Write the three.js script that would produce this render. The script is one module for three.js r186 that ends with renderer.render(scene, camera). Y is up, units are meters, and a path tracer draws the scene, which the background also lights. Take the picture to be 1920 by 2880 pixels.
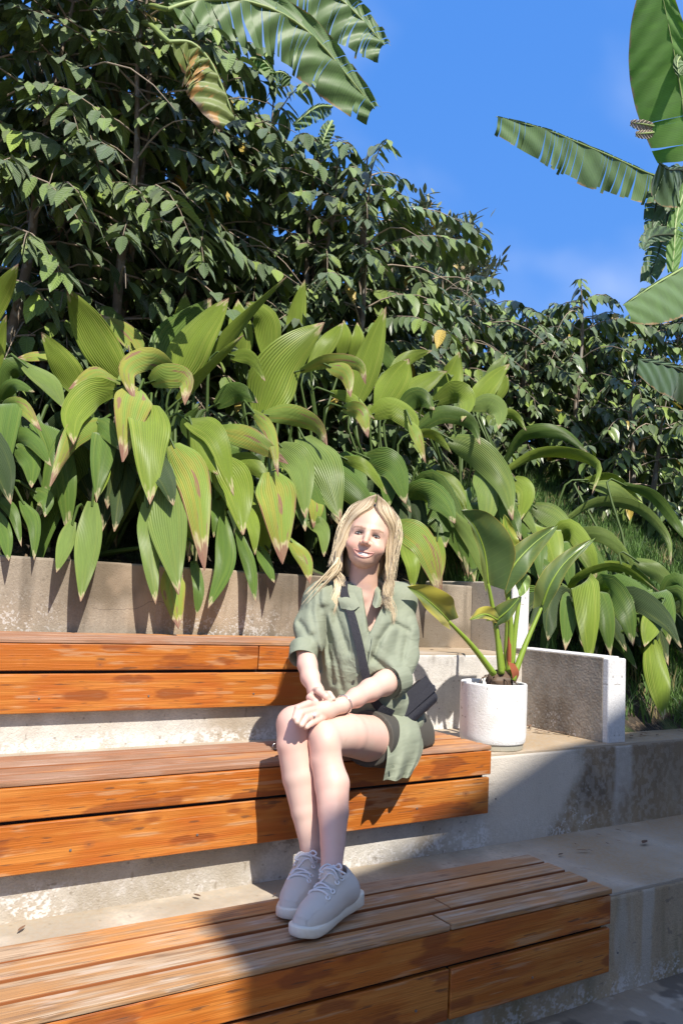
import * as THREE from 'three';
import { mergeGeometries, toCreasedNormals, mergeVertices } from 'three/addons/utils/BufferGeometryUtils.js';
import { RoundedBoxGeometry } from 'three/addons/geometries/RoundedBoxGeometry.js';

// ---------------------------------------------------------------- camera, sky, sun, exposure
// Built in units of 0.8 m; SCALE turns the finished scene into metres.
const SCALE = 0.8, D2R = Math.PI / 180;
const scene = new THREE.Scene();
const camera = new THREE.PerspectiveCamera(65.27, 682 / 1024, 0.05, 400);
camera.position.set(0, 1.41, 0);
camera.rotation.set(6.157 * D2R, -31.936 * D2R, 2.843 * D2R, 'YXZ');
const renderer = new THREE.WebGLRenderer({ antialias: true });
renderer.toneMapping = THREE.LinearToneMapping;
renderer.toneMappingExposure = 1.5;
renderer.shadowMap.enabled = true;

// noise
function rng(seed) { let a = seed >>> 0; return () => { a = (a + 0x6D2B79F5) | 0; let t = Math.imul(a ^ (a >>> 15), 1 | a); t = (t + Math.imul(t ^ (t >>> 7), 61 | t)) ^ t; return ((t ^ (t >>> 14)) >>> 0) / 4294967296; }; }
const hash = (x, y, s) => { let h = Math.imul(x, 374761393) ^ Math.imul(y, 668265263) ^ Math.imul(s, 2147483647 - 61); h = Math.imul(h ^ (h >>> 13), 1274126177); h ^= h >>> 16; return (h >>> 0) / 4294967296; };
function noise(x, y, s = 0) { const xi = Math.floor(x), yi = Math.floor(y); let fx = x - xi, fy = y - yi; fx = fx * fx * (3 - 2 * fx); fy = fy * fy * (3 - 2 * fy);
  const a = hash(xi, yi, s), b = hash(xi + 1, yi, s), c = hash(xi, yi + 1, s), d = hash(xi + 1, yi + 1, s); return a + (b - a) * fx + (c - a + (a - b - c + d) * fx) * fy; }
function fbm(x, y, o = 4, s = 0) { let v = 0, a = 0.5, t = 0; for (let i = 0; i < o; i++) { v += a * noise(x, y, s + i); t += a; a *= 0.5; x *= 2.03; y *= 2.03; } return v / t; }
const sat = v => v < 0 ? 0 : v > 1 ? 1 : v;
const sst = (a, b, v) => { v = sat((v - a) / (b - a)); return v * v * (3 - 2 * v); };
const lerp = (a, b, t) => a + (b - a) * t;
const mixc = (c, d, t) => { c[0] += (d[0] - c[0]) * t; c[1] += (d[1] - c[1]) * t; c[2] += (d[2] - c[2]) * t; };

// sky: clear tropical blue with thin wisps, whiter round the sun and low down
const SUN = new THREE.Vector3(-0.045, Math.sin(53 * D2R), Math.cos(53 * D2R)).normalize();
{
  const W = 1024, H = 512, d = new Float32Array(W * H * 4);
  for (let j = 0; j < H; j++) for (let i = 0; i < W; i++) {
    const el = ((j + 0.5) / H - 0.5) * Math.PI, az = ((i + 0.5) / W - 0.5) * 2 * Math.PI;
    const x = Math.cos(el) * Math.cos(az), y = Math.sin(el), z = Math.cos(el) * Math.sin(az);
    const h = Math.max(y, 0), k = Math.pow(1 - h, 2.2);
    const c = [lerp(0.052, 0.138, k), lerp(0.19, 0.325, k), lerp(0.57, 0.73, k)];
    mixc(c, [0.6, 0.66, 0.74], 0.3 * Math.exp(-h / 0.08));
    const s = Math.max(x * SUN.x + y * SUN.y + z * SUN.z, 0);
    mixc(c, [0.9, 0.88, 0.85], 0.5 * Math.pow(s, 3));
    const px = x / (h + 0.25), pz = z / (h + 0.25);
    const w = fbm(px * 2.1 + 3.1, pz * 3.3 + 1.7, 6, 11), w2 = fbm(px * 0.8, pz * 0.9, 3, 31);
    mixc(c, [0.85, 0.87, 0.92], 0.35 * sst(0.6, 0.92, w * 0.75 + w2 * 0.35) * sst(0.02, 0.2, h));
    if (y < 0) { c[0] = 0.16; c[1] = 0.14; c[2] = 0.1; }
    const o = (j * W + i) * 4; d[o] = c[0]; d[o + 1] = c[1]; d[o + 2] = c[2]; d[o + 3] = 1;
  }
  const t = new THREE.DataTexture(d, W, H, THREE.RGBAFormat, THREE.FloatType);
  t.mapping = THREE.EquirectangularReflectionMapping; t.magFilter = t.minFilter = THREE.LinearFilter; t.needsUpdate = true;
  scene.background = t; scene.environment = t;
}
const sun = new THREE.DirectionalLight(new THREE.Color().setRGB(1, 0.94, 0.85), 5);
sun.position.copy(SUN).multiplyScalar(20).add(new THREE.Vector3(2, 1, -3)); sun.target.position.set(2, 1, -3);
sun.castShadow = true; sun.shadow.mapSize.set(4096, 4096);
Object.assign(sun.shadow.camera, { left: -9, right: 9, top: 9, bottom: -9, near: 1, far: 45 });
scene.add(sun, sun.target);

// ---------------------------------------------------------------- helpers
const V = (x, y, z) => new THREE.Vector3(x, y, z);
const lin = (r, g, b) => new THREE.Color().setRGB(r, g, b);
const taken = {};
function numbered(n) { const k = taken[n] = (taken[n] ?? -1) + 1; return k ? n + '_' + String(k).padStart(3, '0') : n; }
function thing(name, label, category, pos = [0, 0, 0], group, kind) {
  const o = new THREE.Group(); o.name = numbered(name); o.position.set(...pos); scene.add(o);
  if (label) o.userData.label = label; if (category) o.userData.category = category; if (group) o.userData.group = group; if (kind) o.userData.kind = kind;
  return o;
}
function part(name, geo, mat, parent, label) {
  const m = new THREE.Mesh(geo, mat); m.name = name; m.castShadow = m.receiveShadow = true; if (label) m.userData.label = label; parent.add(m); return m;
}
function solo(name, geo, mat, label, category, opts = {}) {
  const m = new THREE.Mesh(geo, mat); m.name = numbered(name); m.castShadow = m.receiveShadow = true; scene.add(m);
  if (label) m.userData.label = label; if (category) m.userData.category = category; Object.assign(m.userData, opts); return m;
}
// 8-bit texture from a function (u, v, out) -> linear colour; stored as sRGB
const enc = v => Math.round(255 * sat(v <= 0.0031308 ? v * 12.92 : 1.055 * Math.pow(v, 1 / 2.4) - 0.055));
function colorTex(w, h, fn) {
  const d = new Uint8Array(w * h * 4), c = [0, 0, 0];
  for (let j = 0; j < h; j++) for (let i = 0; i < w; i++) { fn((i + 0.5) / w, (j + 0.5) / h, c); const o = (j * w + i) * 4; d[o] = enc(c[0]); d[o + 1] = enc(c[1]); d[o + 2] = enc(c[2]); d[o + 3] = 255; }
  const t = new THREE.DataTexture(d, w, h); t.colorSpace = THREE.SRGBColorSpace; t.magFilter = t.minFilter = THREE.LinearFilter; t.wrapS = t.wrapT = THREE.MirroredRepeatWrapping; t.needsUpdate = true; return t;
}
function grayTex(w, h, fn) {
  const d = new Uint8Array(w * h * 4);
  for (let j = 0; j < h; j++) for (let i = 0; i < w; i++) { const v = Math.round(255 * sat(fn((i + 0.5) / w, (j + 0.5) / h))), o = (j * w + i) * 4; d[o] = d[o + 1] = d[o + 2] = v; d[o + 3] = 255; }
  const t = new THREE.DataTexture(d, w, h); t.magFilter = t.minFilter = THREE.LinearFilter; t.wrapS = t.wrapT = THREE.MirroredRepeatWrapping; t.needsUpdate = true; return t;
}
// uv by the side a face looks to; su, sv: size of the texture along the length and across
function boxUV(g, su, sv, ou = 0, ov = 0, long = 'x') {
  const p = g.attributes.position, n = g.attributes.normal, uv = new Float32Array(p.count * 2);
  for (let i = 0; i < p.count; i++) {
    const ax = Math.abs(n.getX(i)), ay = Math.abs(n.getY(i)), az = Math.abs(n.getZ(i)); let a, b;
    if (ay >= ax && ay >= az) { a = p.getX(i); b = p.getZ(i); } else if (az >= ax) { a = p.getX(i); b = p.getY(i); } else { a = p.getZ(i); b = p.getY(i); }
    if (long === 'z' && ay >= ax && ay >= az) [a, b] = [b, a];
    uv[2 * i] = a / su + ou; uv[2 * i + 1] = b / sv + ov;
  }
  g.setAttribute('uv', new THREE.BufferAttribute(uv, 2)); return g;
}
function makeGeo(pos, idx, uv, col) {
  const g = new THREE.BufferGeometry(); g.setAttribute('position', new THREE.Float32BufferAttribute(pos, 3));
  if (uv) g.setAttribute('uv', new THREE.Float32BufferAttribute(uv, 2)); if (col) g.setAttribute('color', new THREE.Float32BufferAttribute(col, 3));
  g.setIndex(idx); g.computeVertexNormals(); return g;
}
// tapered tube through points
function tube(pts, radii, seg = 12, rad = 6, closedEnds = true) {
  const curve = pts.length > 2 ? new THREE.CatmullRomCurve3(pts, false, 'centripetal') : new THREE.LineCurve3(pts[0], pts[1]);
  const pos = [], idx = [], uv = []; let N = V(0, 0, 1), prev = null; const len = curve.getLength();
  const R = t => { if (typeof radii === 'number') return radii; const f = t * (radii.length - 1), i = Math.min(Math.floor(f), radii.length - 2); return lerp(radii[i], radii[i + 1], f - i); };
  for (let i = 0; i <= seg; i++) {
    const t = i / seg, c = curve.getPoint(t), T = curve.getTangent(t).normalize();
    if (!prev) { N = Math.abs(T.y) > 0.9 ? V(1, 0, 0) : V(0, 1, 0); } N = N.clone().addScaledVector(T, -N.dot(T)).normalize(); prev = T; const B = T.clone().cross(N), r = R(t);
    for (let k = 0; k <= rad; k++) { const a = k / rad * 2 * Math.PI, ca = Math.cos(a) * r, sa = Math.sin(a) * r; pos.push(c.x + N.x * ca + B.x * sa, c.y + N.y * ca + B.y * sa, c.z + N.z * ca + B.z * sa); uv.push(k / rad, t * len); }
  }
  const w = rad + 1;
  for (let i = 0; i < seg; i++) for (let k = 0; k < rad; k++) { const a = i * w + k, b = a + w; idx.push(a, a + 1, b, b, a + 1, b + 1); }
  if (closedEnds) for (const [i, f] of [[0, 1], [seg, -1]]) { const c = curve.getPoint(i / seg), o = pos.length / 3; pos.push(c.x, c.y, c.z); uv.push(0.5, 0); for (let k = 0; k < rad; k++) f > 0 ? idx.push(o, i * w + k + 1, i * w + k) : idx.push(o, i * w + k, i * w + k + 1); }
  return makeGeo(pos, idx, uv);
}
const std = o => new THREE.MeshStandardMaterial({ side: THREE.DoubleSide, ...o });
const phy = o => new THREE.MeshPhysicalMaterial({ side: THREE.DoubleSide, ...o });
// ---------------------------------------------------------------- the terrace of concrete steps
// levels: floor 0, ledges 0.357, 0.75, 1.145; risers at z -2.08, -2.73, -3.36
const XL = -1.6, XR = 7;
// weathered concrete: q(x, y, c) in metres of the surface
function plaster(x, y, c, base, seed) {
  const a = fbm(x * 1.3, y * 1.3, 4, seed), b = fbm(x * 9, y * 9, 4, seed + 7), g = noise(x * 160, y * 160, seed + 3), st = fbm(x * 14, y * 0.9, 4, seed + 9);
  const k = 0.72 + 0.3 * a + 0.16 * (b - 0.5) + 0.16 * (g - 0.5) + 0.22 * (st - 0.5);
  c[0] = base[0] * k; c[1] = base[1] * k; c[2] = base[2] * k;
  mixc(c, [0.30, 0.21, 0.11], 0.55 * sst(0.52, 0.78, fbm(x * 3.1, y * 1.1, 4, seed + 20)));
  mixc(c, [0.62, 0.60, 0.57], 0.5 * sst(0.62, 0.8, fbm(x * 2.2, y * 2.6, 4, seed + 40)));
  if (noise(x * 55, y * 55, seed + 60) > 0.93) mixc(c, [0.16, 0.13, 0.1], 0.55);
}
const speckle = (x, y, seed, lo, hi) => 0.75 * sst(lo, hi, 0.4 * fbm(x * 22, y * 22, 3, seed) + 0.3 * noise(x * 90, y * 90, seed + 5) + 0.3 * noise(x * 190, y * 190, seed + 6));
function riserMat(x0, x1, y0, y1, fn, w = 2048, h = 256) {
  const c = colorTex(w, h, (u, v, o) => fn(lerp(x0, x1, u), lerp(y0, y1, v), o));
  return std({ map: c, roughness: 0.92, bumpMap: concBump, bumpScale: 0.0015 });
}
const concBump = grayTex(512, 512, (u, v) => 0.5 * fbm(u * 24, v * 24, 4, 5) + 0.5 * noise(u * 128, v * 128, 9));
concBump.repeat.set(17, 0.8); const boxBump = concBump.clone(); boxBump.repeat.set(2.4, 1.2);
const efflo = [0.74, 0.72, 0.70];
const riserUpper = riserMat(XL, XR, 0.75, 1.145, (x, y, c) => {
  plaster(x, y, c, [0.62, 0.585, 0.53], 101);
  const d = y - 0.75; mixc(c, efflo, speckle(x, y, 3, 0.4, 0.6) * sst(0.055, 0.0, d - 0.04 * fbm(x * 5, 0, 3, 4)));
  const drip = sst(0.6, 0.75, fbm(x * 6, y * 0.7, 3, 71)) * sst(1.3, 1.6, x) * sst(2.4, 2.0, x); mixc(c, [0.33, 0.22, 0.1], 0.65 * drip * sst(0.35, 0.6, fbm(x * 22, y * 8, 3, 33)));
  mixc(c, [0.12, 0.10, 0.08], 0.7 * sst(0.58, 0.75, fbm(x * 11, y * 4, 3, 87)) * sst(0.3, 0.395, d) );
});
const riserMid = riserMat(XL, XR, 0.357, 0.75, (x, y, c) => {
  plaster(x, y, c, [0.62, 0.58, 0.51], 201);
  const d = y - 0.357, s = speckle(x, y, 13, 0.5, 0.62);
  mixc(c, efflo, s * sst(0.09, 0, d - 0.16 * (fbm(x * 3, 0, 3, 14) - 0.35)));
  mixc(c, [0.27, 0.22, 0.15], 0.7 * sst(0.5, 0.7, fbm(x * 2.4, y * 3, 4, 16)) * sst(2.5, 1.8, x));
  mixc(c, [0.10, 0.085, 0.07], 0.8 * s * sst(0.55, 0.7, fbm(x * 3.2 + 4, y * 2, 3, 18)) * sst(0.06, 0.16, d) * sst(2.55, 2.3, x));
  // right of the bench: pale plaster, then mould with white grains, a pale stripe under the post, brown beyond
  const e = fbm(x * 4, y * 3, 6, 52) * 0.5 - 0.13, r = sst(2.5, 2.58, x), m = sst(2.96, 3.14, x + e - 0.12) * (0.75 + 0.25 * sst(0.35, 0.6, fbm(x * 40, y * 40, 2, 58)));
  mixc(c, [0.56, 0.5, 0.42], 0.7 * r * (1 - m));
  if (m > 0) {
    const g = fbm(x * 7, y * 5, 5, 55), o = [0.2 + 0.2 * g, 0.15 + 0.145 * g, 0.095 + 0.085 * g]; mixc(o, [0.4, 0.34, 0.25], 0.6 * sst(0.5, 0.72, fbm(x * 8, y * 2, 4, 53))); mixc(o, [0.07, 0.055, 0.045], 0.7 * sst(0.35, 0.78, fbm(x * 5, y * 3.5, 4, 57)) * (0.5 + 0.5 * sst(3.45, 3.3, x)));
    mixc(o, efflo, 0.8 * speckle(x, y, 23, 0.56, 0.66) * sst(3.5, 3.1, x) * (0.35 + 0.65 * sst(0.16, 0.02, d)));
    mixc(o, [0.5, 0.47, 0.43], 0.8 * sst(3.365, 3.395, x + 0.1 * (e - 0.12)) * sst(3.52, 3.48, x + 0.16 * (e - 0.12)) * sst(0.02, 0.3, d + e) * (0.7 + 0.3 * fbm(x * 20, y * 14, 3, 59)));
    mixc(c, o, m);
  }
});
const riserLow = riserMat(XL, XR, 0, 0.357, (x, y, c) => {
  plaster(x, y, c, [0.46, 0.36, 0.24], 301);
  const st = fbm(x * 11, y * 1.2, 4, 62);
  mixc(c, [0.24, 0.2, 0.11], 0.75 * sst(0.46, 0.66, st)); mixc(c, [0.5, 0.47, 0.42], 0.55 * sst(0.56, 0.7, fbm(x * 9 + 5, y * 1.5, 4, 66)));
  mixc(c, efflo, 0.7 * speckle(x, y, 43, 0.5, 0.64) * sst(0.08, 0, y - 0.05 * fbm(x * 6, 0, 3, 44)));
});
const ledgeTex = colorTex(1024, 512, (u, v, c) => {
  const x = u * 6, y = v * 3; plaster(x, y, c, [0.56, 0.48, 0.38], 401); mixc(c, [0.34, 0.235, 0.13], 0.9 * sst(0.4, 0.5, u) * sst(0.3, 0.6, fbm(x * 1.5, y * 1.5, 5, 431)));
  mixc(c, [0.26, 0.2, 0.13], 0.6 * sst(0.5, 0.7, fbm(x * 2.2, y * 3, 5, 421))); mixc(c, [0.33, 0.3, 0.25], 0.4 * sst(0.4, 0.6, noise(x * 130, y * 130, 77)));
});
const ledgeMat = std({ map: ledgeTex, roughness: 0.95, bumpMap: boxBump, bumpScale: 0.002 });

// a step: profile (z, y) swept along x, worn edge; groups: 0 riser, 1 tread
function stepGeo(zf, y0, y1, zb, x0, x1, nx, seed) {
  const prof = [[zf, y0 - 0.02, 0], [zf, y0 + (y1 - y0) * 0.33, 0], [zf, y0 + (y1 - y0) * 0.66, 0], [zf, y1 - 0.022, 0], [zf - 0.003, y1 - 0.009, 0], [zf - 0.012, y1 - 0.001, 1], [zf - 0.03, y1, 1], [lerp(zf, zb, 0.5), y1 - 0.003, 1], [zb, y1, 1]];
  const n = prof.length, pos = [], uvs = [], I0 = [], I1 = [];
  for (let i = 0; i <= nx; i++) for (let k = 0; k < n; k++) {
    const x = lerp(x0, x1, i / nx), e = (k > 2 && k < 7) ? 0.008 : 0.004, a = (fbm(x * 7, k * 0.7, 3, seed) - 0.5) * e, b = (fbm(x * 9 + 30, k * 0.7, 3, seed + 5) - 0.5) * e;
    const z = prof[k][0] + (k < 7 ? a : 0), y = prof[k][1] + (k > 2 ? b * 0.6 : 0);
    pos.push(x, y, z); k <= 4 ? uvs.push((x - XL) / (XR - XL), (y - y0) / (y1 - y0)) : uvs.push(x / 6, z / 3);
  }
  for (let i = 0; i < nx; i++) for (let k = 0; k < n - 1; k++) { const a = i * n + k, b = a + n; (k < 4 ? I0 : I1).push(a, b, a + 1, b, b + 1, a + 1); }
  const g = makeGeo(pos, [...I0, ...I1], uvs); g.addGroup(0, I0.length, 0); g.addGroup(I0.length, I1.length, 1); return g;
}
{
  const t = thing('terrace', 'three wide pale concrete steps with stained risers', null, [0, 0, 0], null, 'structure');
  const mats = [[riserLow, ledgeMat], [riserMid, ledgeMat], [riserUpper, ledgeMat]];
  [[-2.08, 0, 0.357, -2.79], [-2.73, 0.357, 0.75, -3.42], [-3.36, 0.75, 1.145, -3.86]].forEach(([zf, y0, y1, zb], i) => {
    const m = part('step', stepGeo(zf, y0, y1, zb, XL, i === 2 ? 3.358 : XR, 200, 900 + i * 31), mats[i], t);
  });
  // floor
  const ft = colorTex(1024, 1024, (u, v, c) => { const x = u * 4, y = v * 4; const k = 0.75 + 0.5 * fbm(x * 3, y * 3, 5, 501); c[0] = 0.27 * k; c[1] = 0.225 * k; c[2] = 0.17 * k; mixc(c, [0.42, 0.37, 0.3], 0.8 * sst(0.55, 0.75, fbm(x * 14, y * 14, 4, 511))); mixc(c, [0.07, 0.06, 0.05], 0.7 * sst(0.55, 0.7, fbm(x * 9, y * 9, 4, 521))); });
  const fg = new THREE.PlaneGeometry(26, 16, 1, 1); fg.rotateX(-Math.PI / 2); boxUV(fg, 4, 4);
  const fl = solo('floor', fg, std({ map: ft, roughness: 0.95, bumpMap: boxBump, bumpScale: 0.006 }), 'rough grey concrete floor below the lowest step', null, { kind: 'structure' });
  fl.position.set(4, 0, 5.9);
}
// planter wall along the back
{
  const wt = colorTex(2048, 512, (u, v, c) => {
    const x = lerp(XL, 3.4, u), y = v * 0.42; plaster(x, y, c, [0.37, 0.31, 0.235], 601);
    mixc(c, [0.13, 0.1, 0.065], 0.85 * sst(0.36, 0.6, fbm(x * 1.9, y * 2.5, 5, 613)) * sst(0.7, 1.1, x)); mixc(c, [0.1, 0.08, 0.055], 0.5 * sst(0.5, 0.68, fbm(x * 12, y * 1.6, 4, 619))); mixc(c, [0.42, 0.32, 0.22], 0.6 * sst(0.5, 0.7, fbm(x * 3 + 8, y * 3, 4, 617)));
    const w1 = Math.exp(-Math.pow((x - 0.65) / 0.25, 2)), w2 = Math.exp(-Math.pow((x - 1.75) / 0.3, 2)), w = Math.max(w1, w2);
    mixc(c, [0.62, 0.6, 0.57], 0.85 * speckle(x, y, 63, 0.55, 0.62) * w * sst(0.3, 0.1, y));
    const cr = Math.abs(y - 0.2 - 0.12 * (x - 1.2) - 0.05 * (fbm(x * 9, 0, 3, 640) - 0.5)); if (cr < 0.0018 && x > 1.05 && x < 1.5) mixc(c, [0.08, 0.06, 0.05], 0.5);
  });
  const g = new RoundedBoxGeometry(3.358 - XL, 0.4, 0.15, 2, 0.012); boxUV(g, 3.4 - XL, 0.42, 0.5, 0.5);
  const w = solo('planter_wall', g, std({ map: wt, roughness: 0.93, bumpMap: concBump, bumpScale: 0.002 }), 'low brown stained concrete planter wall behind the top bench', 'wall');
  w.position.set((XL + 3.358) / 2, 1.327, -3.875);
}
// stepped side wall: low part with white end, taller part behind
{
  const mk = (seed, base, dark) => colorTex(1024, 512, (u, v, c) => {
    const x = u * 1.2, y = v * 0.6; plaster(x, y, c, base, seed);
    if (dark) { mixc(c, [0.2, 0.16, 0.115], 0.75 * sst(0.36, 0.6, fbm(x * 4, y * 3, 5, seed + 3))); mixc(c, [0.07, 0.055, 0.045], 0.8 * sst(0.42, 0.62, fbm(x * 6, y * 4, 4, seed + 8)) * sst(0.36, 0.1, y)); mixc(c, efflo, 0.75 * speckle(x, y, seed + 6, 0.6, 0.68) * sst(0.3, 0.05, y)); mixc(c, [0.3, 0.28, 0.24], 0.5 * sst(0.55, 0.7, noise(x * 75, y * 75, seed + 4))); }
  });
  const rough = grayTex(512, 512, (u, v) => 0.4 * fbm(u * 80, v * 40, 3, 705) + 0.6 * noise(u * 150, v * 75, 709));
  const sideM = std({ map: mk(701, [0.42, 0.36, 0.29], true), roughness: 0.95, bumpMap: rough, bumpScale: 0.0014 });
  const creamM = std({ map: mk(751, [0.58, 0.52, 0.42], false), roughness: 0.9, bumpMap: boxBump, bumpScale: 0.0015 });
  const whiteM = std({ map: mk(771, [0.78, 0.77, 0.76], false), roughness: 0.85, bumpMap: boxBump, bumpScale: 0.0012 });
  const t = thing('side_wall', 'stepped concrete side wall with white painted end, right of the potted plant', 'wall', [3.43, 0, 0]);
  const wallBox = (name, sx, sy, sz, y, z, mats) => {
    const g = new RoundedBoxGeometry(sx, sy, sz, 2, 0.008); boxUV(g, 1.2, 0.6, 0, 0.5);
    const m = part(name, g, mats, t); m.position.set(0, y, z); return m;
  };
  wallBox('low_wall', 0.14, 0.43, 0.66, 0.96, -3.12, sideM); wallBox('tall_wall', 0.14, 0.43, 1.3, 1.34, -4.13, creamM);
  const e1 = wallBox('end_face', 0.136, 0.426, 0.04, 0.96, -2.778, whiteM, t); const e2 = wallBox('end_face', 0.136, 0.4, 0.03, 1.345, -3.468, whiteM, t);
  const cap = wallBox('cap', 0.134, 0.012, 0.62, 1.174, -3.11, whiteM, t);
}
// ---------------------------------------------------------------- the building behind the camera; only its shade reaches the picture
{
  const t = thing('cafe_building', 'two storey plastered building behind the viewer, outside the picture', 'building', [0.60, 0, 3.56]);
  const foot = [[0, 0], [5.54, -1.69], [9, -2.75], [9, 4.5], [0, 4.5]];
  const shp = k => { const sh = new THREE.Shape(); const cx = 4.5, cz = 1.5; foot.forEach(([x, z], i) => { const X = cx + (x - cx) * k, Z = cz + (z - cz) * k; i ? sh.lineTo(X, -Z) : sh.moveTo(X, -Z); }); return sh; };
  const wall = new THREE.ExtrudeGeometry(shp(1), { depth: 8.33, bevelEnabled: false }); wall.rotateX(-Math.PI / 2); part('wall', wall, std({ color: lin(0.52, 0.46, 0.37), roughness: 0.9 }), t);
  const roof = new THREE.ExtrudeGeometry(shp(0.985), { depth: 0.06, bevelEnabled: false }); roof.rotateX(-Math.PI / 2); part('roof', roof, std({ color: lin(0.2, 0.16, 0.13), roughness: 0.8 }), t).position.y = 8.335;
  const ang = Math.atan2(1.69, 5.54), wm = std({ color: lin(0.16, 0.09, 0.045), roughness: 0.6 }), gm = std({ color: lin(0.03, 0.04, 0.045), roughness: 0.1 });
  for (const [d, y, w, h, n] of [[1.4, 1.35, 1.2, 2.6, 'door'], [3.6, 1.9, 1.6, 1.4, 'window'], [1.6, 5.9, 1.5, 1.6, 'window'], [4.0, 5.9, 1.5, 1.6, 'window']]) {
    const p = part(n, new RoundedBoxGeometry(w, h, 0.08, 1, 0.01), wm, t); p.position.set(d * Math.cos(ang), y, -d * Math.sin(ang) - 0.03); p.rotation.y = ang; const g = part('pane', new RoundedBoxGeometry(w - 0.2, h - 0.25, 0.02, 1, 0.004), gm, p); g.position.z = -0.045;
  }
}
// ---------------------------------------------------------------- wooden benches
function woodTex(seed, worn) {
  // texture covers 3.2 m of length and 0.16 m of width; worn: 0 varnished face, 1 grey worn top, 2 brown worn top
  return colorTex(2048, 160, (u, v, c) => {
    const x = u * 3.2, y = v * 0.16;
    const wy = y + 0.06 * (fbm(x * 0.9, y * 5, 3, seed) - 0.5) + 0.012 * (fbm(x * 4, y * 14, 3, seed + 2) - 0.5);
    const ring = fbm(x * 0.35, wy * 15, 3, seed + 5) * 7, fr = ring - Math.floor(ring), line = sst(0.8, 0.97, fr) * sst(1.0, 0.985, fr);
    const fine = fbm(x * 7, y * 330, 2, seed + 9), med = fbm(x * 3, y * 60, 3, seed + 13), blot = fbm(x * 4.5, y * 15, 4, seed + 17), big = fbm(x * 1.1, y * 5, 3, seed + 21), pat = fbm(x * 6, y * 24, 4, seed + 25);
    if (!worn) {
      c[0] = 0.4; c[1] = 0.115; c[2] = 0.013;
      mixc(c, [0.53, 0.205, 0.04], 0.75 * sst(0.42, 0.68, 0.55 * blot + 0.45 * med)); mixc(c, [0.42, 0.105, 0.016], 0.7 * sst(0.5, 0.66, 0.6 * big + 0.4 * pat));
      mixc(c, [0.3, 0.085, 0.018], 0.5 * line * (0.4 + 0.6 * med)); const k = 0.9 + 0.2 * fine; c[0] *= k; c[1] *= k; c[2] *= k;
      mixc(c, [0.52, 0.35, 0.2], 0.4 * sst(0.6, 0.72, fbm(x * 5, y * 60, 4, seed + 31))); mixc(c, [0.22, 0.055, 0.012], 0.75 * sst(0.56, 0.68, fbm(x * 5, y * 17, 4, seed + 41)));
      mixc(c, [0.09, 0.045, 0.025], 0.7 * sst(0.72, 0.8, fbm(x * 10, y * 130, 3, seed + 43)));
      for (let k = 0; k < 3; k++) { const kx = 0.35 + k * 1.05 + hash(k, 3, seed) * 0.6, ky = 0.03 + 0.1 * hash(k, 5, seed), dx = (x - kx) * 0.7, dy = y - ky, r = Math.hypot(dx, dy) * (1 + 0.3 * noise(x * 80, y * 80, 3)); if (r < 0.02) mixc(c, [0.3, 0.1, 0.03], 0.5 * sst(0.02, 0.01, r)); if (r < 0.007) mixc(c, [0.14, 0.06, 0.03], 0.6 * sst(0.007, 0.002, r)); }
    } else {
      const gr = worn === 1 ? [0.43, 0.325, 0.22] : [0.35, 0.205, 0.13]; c[0] = worn === 1 ? 0.37 : 0.31; c[1] = worn === 1 ? 0.195 : 0.14; c[2] = worn === 1 ? 0.08 : 0.07;
      mixc(c, gr, 0.85 * sst(0.4, 0.62, 0.5 * med + 0.5 * blot)); mixc(c, [0.52, 0.22, 0.055], 0.7 * sst(0.54, 0.7, 0.6 * big + 0.4 * pat)); mixc(c, [0.2, 0.115, 0.065], 0.5 * sst(0.55, 0.8, fine) + 0.35 * line);
      mixc(c, [0.58, 0.52, 0.45], (worn === 1 ? 0.28 : 0.15) * sst(0.6, 0.72, fbm(x * 6, y * 50, 4, seed + 51))); mixc(c, [0.16, 0.1, 0.06], 0.6 * sst(0.68, 0.78, fbm(x * 9, y * 120, 3, seed + 53)));
    }
  });
}
const woodBump = grayTex(1024, 128, (u, v) => 0.6 * fbm(u * 18, v * 60, 3, 71) + 0.4 * fbm(u * 50, v * 110, 2, 77)); woodBump.repeat.set(1, 1);
const faceMats = [11, 12, 13, 14].map(s => std({ map: woodTex(s * 97, false), roughness: 0.45, bumpMap: woodBump, bumpScale: 0.0015 }));
const sideMat = std({ color: lin(0.3, 0.1, 0.03), roughness: 0.6 });
const topMats = [[21, 1], [22, 1], [23, 1], [24, 2], [25, 2], [26, 2]].map(([s, w]) => std({ map: woodTex(s * 97, w), roughness: 0.7, bumpMap: woodBump, bumpScale: 0.002 }));
const darkFrame = std({ color: lin(0.02, 0.017, 0.015), roughness: 0.8 });
const screwM = std({ color: lin(0.3, 0.29, 0.28), metalness: 0.8, roughness: 0.5 });
function plank(x0, x1, y, z, h, d, mat, parent, name, k) {
  const g = new RoundedBoxGeometry(x1 - x0, h, d, 2, 0.0045); boxUV(g, 3.2, 0.16, hash(k, 1, 5), hash(k, 2, 5));
  // slight crown and wander so that edges are not ruled
  if (Array.isArray(mat)) { const P = g.attributes.normal, n = P.count / 3, A = [], Bx = []; for (let i = 0; i < n; i++) (Math.abs(P.getY(3 * i)) + Math.abs(P.getY(3 * i + 1)) + Math.abs(P.getY(3 * i + 2)) > 1.5 ? A : Bx).push(3 * i, 3 * i + 1, 3 * i + 2); g.clearGroups(); g.setIndex([...A, ...Bx]); g.addGroup(0, A.length, 0); g.addGroup(A.length, Bx.length, 1); } else g.clearGroups();
  const p = part(name, g, mat, parent); p.position.set((x0 + x1) / 2, y, z + (hash(k, 7, 5) - 0.5) * 0.004); p.rotation.set((hash(k, 8, 5) - 0.5) * 0.012, (hash(k, 9, 5) - 0.5) * 0.0008, (hash(k, 4, 5) - 0.5) * 0.0008); return p;
}
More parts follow.
